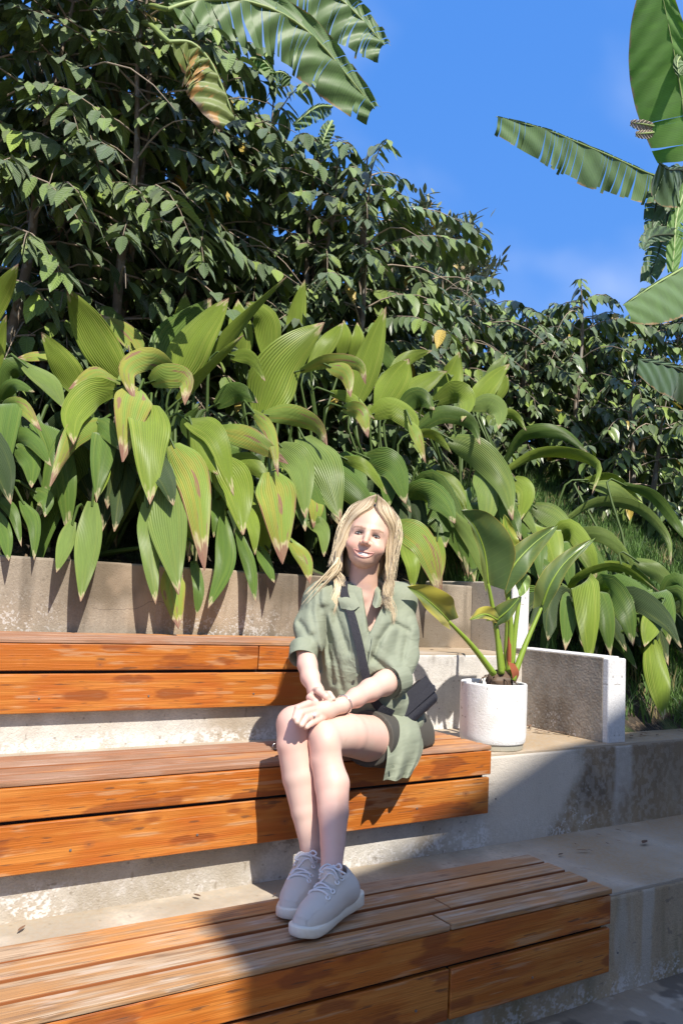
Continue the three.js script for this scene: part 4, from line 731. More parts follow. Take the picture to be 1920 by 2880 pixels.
// ---------------------------------------------------------------- the woman on the middle bench
// surface of a distance field on a grid (surface nets), vertices pulled onto the surface
function netSurface(sdf, lo, hi, cell) {
  const n = [0, 1, 2].map(k => Math.ceil((hi[k] - lo[k]) / cell) + 1), [nx, ny, nz] = n, F = new Float32Array(nx * ny * nz), id = (i, j, k) => (k * ny + j) * nx + i;
  for (let k = 0; k < nz; k++) for (let j = 0; j < ny; j++) for (let i = 0; i < nx; i++) F[id(i, j, k)] = sdf(lo[0] + i * cell, lo[1] + j * cell, lo[2] + k * cell);
  const vid = new Int32Array(nx * ny * nz).fill(-1), pos = [], nor = [], idx = [], co = [];
  for (let c = 0; c < 8; c++) co.push([c & 1, (c >> 1) & 1, c >> 2]);
  const ed = []; for (let a = 0; a < 8; a++) for (const b of [a | 1, a | 2, a | 4]) if (b > a) ed.push([a, b]);
  const e = cell * 0.3;
  for (let k = 0; k + 1 < nz; k++) for (let j = 0; j + 1 < ny; j++) for (let i = 0; i + 1 < nx; i++) {
    const f = co.map(([a, b, c]) => F[id(i + a, j + b, k + c)]); let m = 0; for (let c = 0; c < 8; c++) if (f[c] < 0) m |= 1 << c; if (m === 0 || m === 255) continue;
    let x = 0, y = 0, z = 0, q = 0;
    for (const [a, b] of ed) if ((f[a] < 0) !== (f[b] < 0)) { const t = f[a] / (f[a] - f[b]); x += co[a][0] + (co[b][0] - co[a][0]) * t; y += co[a][1] + (co[b][1] - co[a][1]) * t; z += co[a][2] + (co[b][2] - co[a][2]) * t; q++; }
    x = lo[0] + (i + x / q) * cell; y = lo[1] + (j + y / q) * cell; z = lo[2] + (k + z / q) * cell;
    let gx = 0, gy = 0, gz = 0;
    for (let s = 0; s < 2; s++) { const d = sdf(x, y, z); gx = sdf(x + e, y, z) - sdf(x - e, y, z); gy = sdf(x, y + e, z) - sdf(x, y - e, z); gz = sdf(x, y, z + e) - sdf(x, y, z - e); const L = Math.hypot(gx, gy, gz) || 1; gx /= L; gy /= L; gz /= L; const st = Math.max(-cell * 0.4, Math.min(cell * 0.4, d)); x -= gx * st; y -= gy * st; z -= gz * st; }
    vid[id(i, j, k)] = pos.length / 3; pos.push(x, y, z); nor.push(gx, gy, gz);
  }
  const quad = (a, b, c, d, flip) => { if (a < 0 || b < 0 || c < 0 || d < 0) return; flip ? idx.push(a, c, b, a, d, c) : idx.push(a, b, c, a, c, d); };
  for (let k = 1; k + 1 < nz; k++) for (let j = 1; j + 1 < ny; j++) for (let i = 1; i + 1 < nx; i++) {
    const s = F[id(i, j, k)] < 0;
    if (s !== F[id(i + 1, j, k)] < 0) quad(vid[id(i, j - 1, k - 1)], vid[id(i, j, k - 1)], vid[id(i, j, k)], vid[id(i, j - 1, k)], !s);
    if (s !== F[id(i, j + 1, k)] < 0) quad(vid[id(i - 1, j, k - 1)], vid[id(i - 1, j, k)], vid[id(i, j, k)], vid[id(i, j, k - 1)], !s);
    if (s !== F[id(i, j, k + 1)] < 0) quad(vid[id(i - 1, j - 1, k)], vid[id(i, j - 1, k)], vid[id(i, j, k)], vid[id(i - 1, j, k)], !s);
  }
  const g = new THREE.BufferGeometry(); g.setAttribute('position', new THREE.Float32BufferAttribute(pos, 3)); g.setAttribute('normal', new THREE.Float32BufferAttribute(nor, 3)); g.setIndex(idx); return g;
}
const smin = (a, b, k) => { const h = Math.max(k - Math.abs(a - b), 0) / k; return Math.min(a, b) - h * h * k * 0.25; };
const smax = (a, b, k) => -smin(-a, -b, k);
function cone(x, y, z, a, b) { // tapered capsule
  const vx = b[0] - a[0], vy = b[1] - a[1], vz = b[2] - a[2], wx = x - a[0], wy = y - a[1], wz = z - a[2]; let t = (wx * vx + wy * vy + wz * vz) / (vx * vx + vy * vy + vz * vz || 1); t = t < 0 ? 0 : t > 1 ? 1 : t;
  return Math.hypot(wx - vx * t, wy - vy * t, wz - vz * t) - (a[3] + (b[3] - a[3]) * t);
}
function chain(x, y, z, c, k) { let d = 1e9; for (let i = 0; i + 1 < c.length; i++) d = smin(d, cone(x, y, z, c[i], c[i + 1]), k); return d; }
// ellipsoid
const ell = (x, y, z, cx, cy, cz, rx, ry, rz) => { const ax = (x - cx) / rx, ay = (y - cy) / ry, az = (z - cz) / rz, k0 = Math.hypot(ax, ay, az), k1 = Math.hypot(ax / rx, ay / ry, az / rz); return k1 ? k0 * (k0 - 1) / k1 : -Math.min(rx, ry, rz); };
const B = BODY, PZ = 0; // names as seen by her: R is her right side, on the left of the picture
// ---- head frame
const chin = V(...B.head[0].slice(0, 3)), crown = V(...B.head[1].slice(0, 3)), HS = crown.distanceTo(chin) * 0.955;
const hUp = crown.clone().sub(chin).normalize(); let hF = V(0, 1.5, 0).sub(chin).normalize(); hF.applyAxisAngle(V(0, 1, 0), -0.07); hF.addScaledVector(hUp, -hF.dot(hUp)).normalize(); const hR = hUp.clone().cross(hF).normalize();
const hO = chin.clone().addScaledVector(hF, -0.2 * HS).addScaledVector(hUp, 0.01);
const toW = (x, y, z) => V(hO.x, hO.y, hO.z).addScaledVector(hR, x * HS).addScaledVector(hUp, y * HS).addScaledVector(hF, z * HS);
const FD = 0.042; // the face sits a little lower on the head
function headLocal(x, y, z, shut) { // chin at y 0, top of skull at y 1, face towards +z
  const ax = Math.abs(x);
  let d = ell(x, y, z, 0, 0.64, -0.1, 0.325, 0.355, 0.39);
  d = smin(d, ell(x, y, z, 0, 0.43, 0.06, 0.276, 0.36, 0.255), 0.1);
  d = smin(d, ell(x, y, z, 0, 0.095, 0.15, 0.105, 0.095, 0.12), 0.14);
  d = smin(d, ell(x, y, z, 0, 0.21, 0.03, 0.198, 0.17, 0.2), 0.12);
  const yf = y + FD;
  d = smin(d, ell(ax, yf, z, 0.168, 0.318, 0.198, 0.105, 0.09, 0.088), 0.09);
  d = smin(d, cone(ax, yf, z, [0.03, 0.545, 0.275, 0.03], [0.17, 0.56, 0.215, 0.03]), 0.07);
  d = smax(d, -ell(ax, yf, z, 0.125, 0.475, 0.34, 0.075, 0.04, 0.08), 0.05);
  d = smin(d, cone(x, yf, z, [0, 0.53, 0.27, 0.028], [0, 0.34, 0.372, 0.043]), 0.045);
  d = smin(d, ell(ax, yf, z, 0.046, 0.328, 0.318, 0.032, 0.027, 0.038), 0.025);
  d = smin(d, ell(ax, y, z, 0.285, 0.44, -0.03, 0.03, 0.09, 0.06), 0.03);
  if (!shut) d = smax(d, -ell(x, yf - 2.6 * x * x, z, 0, 0.182, 0.34, 0.138, 0.036, 0.09), 0.01);
  return d;
}
function inHead(x, y, z) { x -= hO.x; y -= hO.y; z -= hO.z; return [(x * hR.x + y * hR.y + z * hR.z) / HS, (x * hUp.x + y * hUp.y + z * hUp.z) / HS, (x * hF.x + y * hF.y + z * hF.z) / HS]; }
const headD = (x, y, z) => { const q = inHead(x, y, z); return headLocal(q[0], q[1], q[2]) * HS; };
const faceZ = (x, y) => { let z = 0.6; for (let i = 0; i < 60; i++) { const d = headLocal(x, y, z, true); if (d < 0.001) break; z -= d * 0.8; } return z; };
const seatCut = (d, y, z) => z < -2.6 ? smax(d, (0.806 - y) - Math.max(0, z + 2.68) * 3, 0.01) : d;
const neckD = (x, y, z) => chain(x, y, z, B.neck, 0.03);
function bodyD(x, y, z) {
  let d = chain(x, y, z, B.torso, 0.06); d = smin(d, chain(x, y, z, B.chest, 0.05), 0.05); d = smin(d, neckD(x, y, z), 0.04);
  d = smin(d, chain(x, y, z, B.armL, 0.02), 0.008); d = smin(d, chain(x, y, z, B.armR, 0.02), 0.008);
  // collar bones
  d = smin(d, cone(x, y, z, [1.78, 1.425, -2.775, 0.012], [1.845, 1.418, -2.765, 0.012]), 0.03);
  return seatCut(d, y, z);
}
const legD = (L, kx, ky, kz) => (x, y, z) => seatCut(smin(chain(x, y, z, L, 0.007), ell(x, y, z, kx, ky, kz, 0.034, 0.04, 0.028), 0.03), y, z);
function handsD(x, y, z) {
  let l = chain(x, y, z, B.palmL, 0.02); l = smin(l, cone(x, y, z, B.armL[3], B.armL[4]), 0.02); for (const f of ['fA', 'fB', 'fC', 'fD']) l = smin(l, chain(x, y, z, B[f], 0.004), 0.007);
  let r = chain(x, y, z, B.palmR, 0.02); r = smin(r, cone(x, y, z, B.armR[2], B.armR[3]), 0.02); for (const f of ['rA', 'rB', 'rC']) r = smin(r, chain(x, y, z, B[f], 0.004), 0.007);
  return Math.min(l, r);
}
const woman = thing('person', 'woman in a sage green shirt sitting on the middle bench, hands on her knee', 'person', [1.95, 0.803, -2.82]);
const wo = woman.position;
const place = g => { g.translate(-wo.x, -wo.y, -wo.z); return g; };
{
  const skin = g => {
    const p = g.attributes.position, col = new Float32Array(p.count * 3), c = [0, 0, 0];
    for (let i = 0; i < p.count; i++) {
      const x = p.getX(i), y = p.getY(i), z = p.getZ(i), n = fbm(x * 30 + z * 17, y * 30, 3, 71), m = fbm(x * 9, y * 9 + z * 9, 3, 72);
      c[0] = 0.66; c[1] = 0.455; c[2] = 0.365; mixc(c, [0.70, 0.40, 0.32], 0.6 * sst(0.4, 0.7, m)); if (noise(x * 210 + z * 90, y * 210, 75) > 0.95) mixc(c, [0.5, 0.28, 0.2], 0.3); const k = 0.95 + 0.1 * n; c[0] *= k; c[1] *= k; c[2] *= k;
      const q = inHead(x, y, z), ax = Math.abs(q[0]); q[1] += FD;
      if (q[1] > -0.15 && q[1] < 1.1 && q[2] > -0.2) {
        mixc(c, [0.64, 0.395, 0.285], 0.75);
        mixc(c, [0.66, 0.29, 0.22], 0.5 * sst(0.14, 0.03, Math.hypot(ax - 0.17, q[1] - 0.34))); mixc(c, [0.64, 0.28, 0.2], 0.35 * sst(0.08, 0.02, Math.hypot(q[0], q[1] - 0.36)));
        const my = 0.182 + 2.6 * q[0] * q[0], lip = sst(0.062, 0.045, Math.abs(q[1] - my) / (1.02 - 34 * q[0] * q[0] > 0.2 ? 1.02 - 34 * q[0] * q[0] : 0.2)); if (ax < 0.135 && q[2] > 0.2) mixc(c, [0.54, 0.24, 0.2], 0.6 * lip);
        const by = 0.548 + 0.12 * (ax - 0.06) - 1.3 * (ax - 0.13) * (ax - 0.13); if (ax > 0.04 && ax < 0.215 && q[2] > 0.1) mixc(c, [0.22, 0.12, 0.065], 0.75 * sst(0.022, 0.008, Math.abs(q[1] - by)));
        if (q[2] > 0.15) mixc(c, [0.36, 0.19, 0.13], 0.55 * sst(0.035, 0.012, Math.abs(q[1] - 0.475) + Math.max(0, Math.abs(ax - 0.125) - 0.055)));
      }
      col[3 * i] = c[0]; col[3 * i + 1] = c[1]; col[3 * i + 2] = c[2];
    }
    g.setAttribute('color', new THREE.BufferAttribute(col, 3)); return g;
  };
  const kR = B.legR[3], kL = B.legL[3];
  const parts = [netSurface(bodyD, [1.48, 0.76, -3.06], [2.2, 1.6, -2.45], 0.0125), netSurface(legD(B.legR, kR[0] - 0.012, kR[1] - 0.018, kR[2] + 0.04), [1.3, 0.42, -3.0], [2.06, 1.06, -2.24], 0.0105), netSurface(legD(B.legL, kL[0] - 0.014, kL[1] - 0.012, kL[2] + 0.04), [1.34, 0.42, -2.98], [2.16, 1.02, -2.1], 0.0105), netSurface(handsD, [1.32, 0.93, -2.66], [1.72, 1.13, -2.36], 0.0045), netSurface((x, y, z) => headD(x, y, z), [1.66, 1.46, -2.98], [2.04, 1.9, -2.6], 0.0062)];
  part('body', place(skin(mergeGeometries(parts))), phy({ vertexColors: true, roughness: 0.48, sheen: 0.2, sheenRoughness: 0.5, sheenColor: lin(0.8, 0.5, 0.4) }), woman);
  // eyes
  const whiteM = phy({ color: lin(0.5, 0.47, 0.45), roughness: 0.25 }), irisM = phy({ color: lin(0.05, 0.06, 0.065), roughness: 0.15, clearcoat: 1 }), lashM = std({ color: lin(0.03, 0.02, 0.015), roughness: 0.7 });
  for (const s of [-1, 1]) {
    const ex = s * 0.125, ey = 0.472 - FD, ez = faceZ(ex, ey) + 0.006, g = new THREE.SphereGeometry(1, 16, 12); g.scale(0.044 * HS, 0.0105 * HS, 0.02 * HS);
    const m = new THREE.Matrix4().makeBasis(hR, hUp, hF).setPosition(toW(ex, ey, ez)); g.applyMatrix4(m); const eye = part('eye', place(g), whiteM, woman);
    const ig = new THREE.SphereGeometry(1, 14, 10); ig.scale(0.018 * HS, 0.0135 * HS, 0.012 * HS); ig.applyMatrix4(m.clone().setPosition(toW(ex, ey, ez + 0.014))); part('iris', place(ig), irisM, eye);
    const lp = []; for (let k = 0; k <= 6; k++) { const t = k / 6 * 2 - 1, x = ex + t * 0.056; lp.push(toW(x, ey + 0.021 - 0.017 * t * t - 0.004 * s * t, faceZ(x, ey + 0.014) + 0.014)); }
    part('eyelashes', place(tube(lp, [0.0014, 0.003, 0.0033, 0.0016], 10, 5)), lashM, eye);
  }
  // teeth: a row of single blocks behind the lips
  const teethM = phy({ color: lin(0.8, 0.76, 0.69), roughness: 0.35, clearcoat: 0.5 }), lipM = phy({ color: lin(0.56, 0.27, 0.22), roughness: 0.4 });
  const tg = []; for (let k = -5; k < 5; k++) { const x = (k + 0.5) * 0.0225, y = 0.19 - FD + 2.6 * x * x, g = new RoundedBoxGeometry(0.0235 * HS, 0.054 * HS, 0.02 * HS, 2, 0.0022); g.applyMatrix4(new THREE.Matrix4().makeBasis(hR, hUp, hF).setPosition(toW(x, y, faceZ(x, y) - 0.02 - 0.6 * x * x))); tg.push(g.toNonIndexed ? g : g); }
  part('teeth', place(mergeGeometries(tg)), teethM, woman);
  const lip = (dy, r, up) => { const pts = []; for (let k = 0; k <= 8; k++) { const t = k / 8 * 2 - 1, x = t * 0.15, y = 0.182 - FD + 2.6 * x * x + dy * (1 - t * t); pts.push(toW(x, y, faceZ(x, y) - 0.002)); } return tube(pts, [0.0015, r, r * 1.1, r, 0.0015], 18, 7); };
  part('upper_lip', place(lip(0.04, 0.0026, true)), lipM, woman); part('lower_lip', place(lip(-0.038, 0.0036, false)), lipM, woman);
  const gold = std({ color: lin(0.8, 0.55, 0.25), metalness: 1, roughness: 0.25 });
  const st = new THREE.TorusGeometry(0.0048, 0.0012, 6, 14); st.applyMatrix4(new THREE.Matrix4().makeBasis(hF, hUp, hR.clone().negate()).setPosition(toW(-0.075, 0.345 - FD, 0.33))); part('nose_ring', place(st), gold, woman);
}
// ---- clothes
const fR = hR.clone().setY(0).normalize(), fF = V(-fR.z, 0, fR.x); if (fF.z < 0) fF.negate();
const vB = V(1.842, 1.268, -2.7), vTop = 0.24;
function shirtRaw(x, y, z) {
  let d = chain(x, y, z, B.s_torso, 0.08); d = smin(d, chain(x, y, z, B.s_hip, 0.06), 0.06); d = smin(d, chain(x, y, z, B.s_sh, 0.06), 0.07);
  const aR = chain(x, y, z, B.s_armR, 0.03), aL = chain(x, y, z, B.s_armL, 0.04);
  d = smin(d, aR, 0.03); d = smin(d, aL, 0.025);
  
  return d;
}
const creaseUV = CREASES.map(l => l.map(p => [p[0] * fR.x + p[2] * fR.z, p[1]]));
function creases(u, y) { // pinched lines in the cloth
  let d = 0;
  for (let k = 0; k < creaseUV.length; k++) { const l = creaseUV[k]; let m = 1; for (let i = 0; i + 1 < l.length; i++) { const a = l[i], b = l[i + 1], vx = b[0] - a[0], vy = b[1] - a[1], t = sat(((u - a[0]) * vx + (y - a[1]) * vy) / (vx * vx + vy * vy)), q = Math.hypot(u - a[0] - vx * t, y - a[1] - vy * t); if (q < m) m = q; } if (m < 0.06) { const g = 0.55 + 0.45 * Math.sin(k * 2.3); d += g * (0.0095 * Math.exp(-m * m / 0.00012) - 0.0045 * Math.exp(-(m - 0.026) * (m - 0.026) / 0.0004)); } }
  return d;
}
function shirtD(x, y, z) {
  let d = shirtRaw(x, y, z); if (d > 0.06) return d;
  const u = x * fR.x + z * fR.z, w = x * fF.x + z * fF.z;
  // hanging folds, drawn from the shoulders, and creases at the elbows
  const sw = u * 52 + (y - 1.4) * 13 + 3.4 * fbm(u * 5, y * 2.4, 3, 81), fold = Math.sin(sw), f2 = Math.sin(u * 71 + y * 17 + 4 * fbm(u * 7, y * 5 + w * 3, 3, 83));
  const low = sst(1.42, 1.2, y), arm = sst(1.95, 2.02, x) * sst(1.3, 1.18, y);
  d += -(0.02 * Math.pow(0.5 + 0.5 * fold, 1.7) * sst(0.3, 0.65, fbm(u * 5, y * 3, 2, 85)) * (0.35 + 0.65 * low) + 0.0012 * f2 * low) * (1 - arm) + 0.006 * low;
  d += arm * (0.008 * (fbm(x * 9 + y * 6, y * 12 - z * 9, 3, 87) - 0.5) + 0.006 * Math.sin((y * 0.8 - x * 0.9) * 46 + 3 * fbm(x * 7, y * 7, 2, 89)));
  d += creases(u + 0.006 * (fbm(y * 20, u * 9, 2, 3) - 0.5), y); d += 0.0035 * (fbm(x * 15 + z * 9, y * 11, 3, 91) - 0.5);
  // open neck: a V down the front and a round neck hole
  const ax = (x - vB.x) * fR.x + (z - vB.z) * fR.z, b = y - vB.y, c = (x - vB.x) * fF.x + (z - vB.z) * fF.z;
  const v = (Math.abs(ax - 0.1 * b) - Math.max(b, 0) * 0.31) * 0.94; if (c > -0.12) d = smax(d, -Math.max(v, -b), 0.006);
  d = smax(d, -cone(x, y, z, [1.895, 1.41, -2.84, 0.082], [1.862, 1.52, -2.8, 0.075]), 0.01);
  // open sleeve ends
  d = smax(d, -cone(x, y, z, [B.armR[1][0], B.armR[1][1], B.armR[1][2], 0.042], [B.armR[2][0], B.armR[2][1], B.armR[2][2], 0.044]), 0.004);
  d = smax(d, -cone(x, y, z, [B.armL[1][0], B.armL[1][1], B.armL[1][2], 0.054], [B.armL[2][0], B.armL[2][1], B.armL[2][2], 0.06]), 0.004);
  return z < -2.66 ? smax(d, 0.806 - y, 0.01) : smax(d, 0.9 - y + (x - 1.95) * -0.5, 0.01);
}
const clothTex = colorTex(256, 256, (u, v, c) => { const k = 0.92 + 0.1 * fbm(u * 30, v * 30, 3, 5) + 0.06 * noise(u * 256, v * 64, 3); c[0] = 0.225 * k; c[1] = 0.25 * k; c[2] = 0.178 * k; });
const clothBump = grayTex(512, 512, (u, v) => { const a = fbm(u * 7, v * 7, 4, 14), r = 1 - Math.abs(fbm(u * 6 + 3 * a, v * 9, 4, 17) * 2 - 1); return 0.7 * r + 0.3 * fbm(u * 40, v * 40, 2, 19); });
const shirtM = phy({ map: clothTex, roughness: 0.78, bumpMap: clothBump, bumpScale: 0.0035, sheen: 0.4, sheenRoughness: 0.5, sheenColor: lin(0.5, 0.55, 0.45) });
const clothUV = g => { const p = g.attributes.position, uv = new Float32Array(p.count * 2); for (let i = 0; i < p.count; i++) { const x = p.getX(i) + wo.x, y = p.getY(i) + wo.y, z = p.getZ(i) + wo.z; uv[2 * i] = (x * fR.x + z * fR.z + 0.5 * (x * fF.x + z * fF.z)) * 1.6; uv[2 * i + 1] = y * 1.6 + 0.2 * z; } g.setAttribute('uv', new THREE.BufferAttribute(uv, 2)); return g; };
// bicubic cloth patch through rows of points
function clothPatch(rows, nu, nv, wave) {
  const cu = rows.map(r => new THREE.CatmullRomCurve3(r.map(p => V(...p)))), pos = [], idx = [];
  for (let j = 0; j <= nv; j++) for (let i = 0; i <= nu; i++) { const c = new THREE.CatmullRomCurve3(cu.map(q => q.getPoint(i / nu))).getPoint(j / nv); const w = wave ? wave(i / nu, j / nv) : 0; c.addScaledVector(fF, w); pos.push(c.x, c.y, c.z); }
  for (let j = 0; j < nv; j++) for (let i = 0; i < nu; i++) { const a = j * (nu + 1) + i, b = a + nu + 1; idx.push(a, b, a + 1, b, b + 1, a + 1); }
  return makeGeo(pos, idx);
}
// point on the shirt, found from the front
function onShirt(p, off = 0.006) { const q = p.clone().addScaledVector(fF, 0.3); for (let i = 0; i < 90; i++) { const d = shirtRaw(q.x, q.y, q.z) - off - 0.004; if (d < 0.0005) break; q.addScaledVector(fF, -Math.max(d, 0.001) * 0.7); } return q; }
{
  const g1 = netSurface(shirtD, [1.46, 0.8, -3.08], [2.26, 1.53, -2.5], 0.0078);
  const tail = clothPatch([[[1.93, 0.985, -2.665], [1.99, 0.975, -2.66], [2.06, 0.96, -2.68], [2.13, 0.95, -2.75]], [[1.865, 0.90, -2.575], [1.94, 0.9, -2.565], [2.03, 0.885, -2.59], [2.12, 0.87, -2.69]], [[1.835, 0.815, -2.53], [1.915, 0.81, -2.535], [2.0, 0.805, -2.56], [2.085, 0.815, -2.63]], [[1.815, 0.738, -2.52], [1.885, 0.731, -2.53], [1.96, 0.732, -2.555], [2.045, 0.765, -2.61]]], 28, 28, (u, v) => 0.014 * Math.sin(u * 17 + 2.5 * v) * v * (1 - 0.4 * u) + 0.01 * (fbm(u * 6, v * 4, 3, 7) - 0.5) - 0.02 * Math.exp(-Math.pow((u - 0.3 - 0.18 * v) / 0.07, 2)) * v);
  const back = clothPatch([[[2.1, 1.0, -2.78], [2.15, 0.97, -2.86], [2.16, 0.96, -2.95]], [[2.17, 0.9, -2.74], [2.21, 0.88, -2.84], [2.2, 0.88, -2.95]], [[2.14, 0.812, -2.68], [2.2, 0.811, -2.8], [2.2, 0.811, -2.95]]], 12, 12, (u, v) => 0.008 * Math.sin(u * 14 + v * 3));
  // collar wings
  const wing = (pts, n = 10) => clothPatch(pts, n, n, (u, v) => 0.004 * Math.sin(u * 3));
  const W0 = (x, y, z) => { const q = onShirt(V(x, y, z), 0.006); return [q.x, q.y, q.z]; };
  const cl = wing([[[1.905, 1.488, -2.77], [1.945, 1.48, -2.78], [1.975, 1.46, -2.8]], [[1.885, 1.44, -2.735], W0(1.92, 1.43, -2.75), W0(1.955, 1.425, -2.77)], [[1.852, 1.392, -2.7], W0(1.885, 1.378, -2.72), W0(1.93, 1.385, -2.75)]]);
  const cr = wing([[[1.80, 1.472, -2.79], [1.775, 1.46, -2.81], [1.75, 1.44, -2.83]], [[1.795, 1.43, -2.745], W0(1.772, 1.415, -2.76), W0(1.745, 1.41, -2.79)], [[1.80, 1.385, -2.71], W0(1.775, 1.365, -2.72), W0(1.74, 1.37, -2.76)]]);
  // rolled cuffs
  const cuff = (a, b, R, len, seed) => { const A = V(...a.slice(0, 3)), d = V(...b.slice(0, 3)).sub(A).normalize(), pr = [[-0.004, 0.86], [0, 0.98], [0.01, 1.03], [len * 0.5, 1.05], [len - 0.008, 1.08], [len, 1.05], [len + 0.002, 1.0], [len * 0.7, 0.93], [len * 0.2, 0.8]].map(([h, q]) => new THREE.Vector2(q * R, h)), g = new THREE.LatheGeometry(pr, 40), p = g.attributes.position; for (let i = 0; i < p.count; i++) { const an = Math.atan2(p.getZ(i), p.getX(i)), k = 1 + 0.1 * (fbm(Math.cos(an) * 2 + seed, Math.sin(an) * 2 + p.getY(i) * 12, 3, seed) - 0.5); p.setX(i, p.getX(i) * k); p.setZ(i, p.getZ(i) * k); p.setY(i, p.getY(i) + 0.012 * (fbm(Math.cos(an) * 1.5 + 7, Math.sin(an) * 1.5, 2, seed + 3) - 0.5)); } g.computeVertexNormals(); g.applyQuaternion(new THREE.Quaternion().setFromUnitVectors(V(0, 1, 0), d)); g.translate(A.x, A.y, A.z); return g; };
  const all = [g1, tail, back, cl, cr, cuff(B.cuffR[0], B.cuffR[1], 0.049, 0.068, 5), cuff(B.cuffL[0], B.cuffL[1], 0.069, 0.085, 9)].map(g => { g.deleteAttribute('uv'); return g; });
  const shirt = part('shirt', clothUV(place(mergeGeometries(all))), shirtM, woman);
  // buttons down the front
  const btn = std({ color: lin(0.2, 0.23, 0.16), roughness: 0.4 });
  for (const [x, y] of [[1.765, 1.225], [1.79, 1.17], [1.765, 1.115]]) { const q = onShirt(V(x, y, -2.66), 0.006), g = new THREE.CylinderGeometry(0.0065, 0.0065, 0.003, 12).rotateX(Math.PI / 2); g.rotateY(Math.atan2(fF.x, fF.z)); g.translate(q.x, q.y, q.z); part('button', place(g), btn, shirt); }
  { const g = new THREE.CylinderGeometry(0.0065, 0.0065, 0.003, 12).rotateX(Math.PI / 2); g.rotateY(Math.atan2(fF.x, fF.z)); g.translate(1.845, 0.79, -2.505); part('button', place(g), btn, shirt); }
  // placket edge
  const pl = []; for (let k = 0; k <= 10; k++) pl.push(onShirt(V(lerp(1.835, 1.80, k / 10), lerp(1.26, 1.02, k / 10), -2.66), 0.002)); part('placket', place(tube(pl, 0.004, 20, 5)), shirtM, shirt).geometry = clothUV(shirt.children.at(-1).geometry);
  // shorts
  const hem = B.shortL[2], ax = V(hem[0] - B.shortL[1][0], hem[1] - B.shortL[1][1], hem[2] - B.shortL[1][2]).normalize();
  const shorts = (x, y, z) => { let l = chain(x, y, z, [...B.shortL, [hem[0] + ax.x * 0.1, hem[1] + ax.y * 0.1, hem[2] + ax.z * 0.1, hem[3] * 0.97]], 0.02); l = smax(l, (x - hem[0]) * ax.x + (y - hem[1]) * ax.y + (z - hem[2]) * ax.z, 0.006); let r = chain(x, y, z, B.shortR, 0.02); return seatCut(smin(l, r, 0.02), y, z); };
  const sm = std({ color: lin(0.062, 0.056, 0.045), roughness: 0.75 });
  part('shorts', place(netSurface(shorts, [1.7, 0.7, -3.06], [2.32, 1.02, -2.44], 0.009)), sm, woman);
  // bracelet and ring
  const silver = std({ color: lin(0.75, 0.73, 0.7), metalness: 1, roughness: 0.22 });
  const wr = V(...B.armL[4].slice(0, 3)), wd = V(...B.armL[3].slice(0, 3)).sub(wr).normalize(), br = new THREE.TorusGeometry(0.0335, 0.0022, 6, 40); br.applyQuaternion(new THREE.Quaternion().setFromUnitVectors(V(0, 0, 1), wd)); br.translate(wr.x + wd.x * 0.012, wr.y + wd.y * 0.012, wr.z + wd.z * 0.012); part('bracelet', place(br), silver, woman);
  const f0 = V(...B.fC[1].slice(0, 3)), f1 = V(...B.fC[2].slice(0, 3)), fd = f1.clone().sub(f0).normalize(), fp = f0.clone().lerp(f1, 0.4), rg = new THREE.TorusGeometry(0.0132, 0.0018, 6, 24); rg.applyQuaternion(new THREE.Quaternion().setFromUnitVectors(V(0, 0, 1), fd)); rg.translate(fp.x, fp.y, fp.z); const ring = part('ring', place(rg), silver, woman);
  const gem = new THREE.OctahedronGeometry(0.0075, 1); gem.translate(fp.x + 0.002, fp.y + 0.008, fp.z + 0.015); part('gem', place(gem), phy({ color: lin(0.9, 0.9, 0.95), roughness: 0.05, metalness: 0.3 }), ring);
}
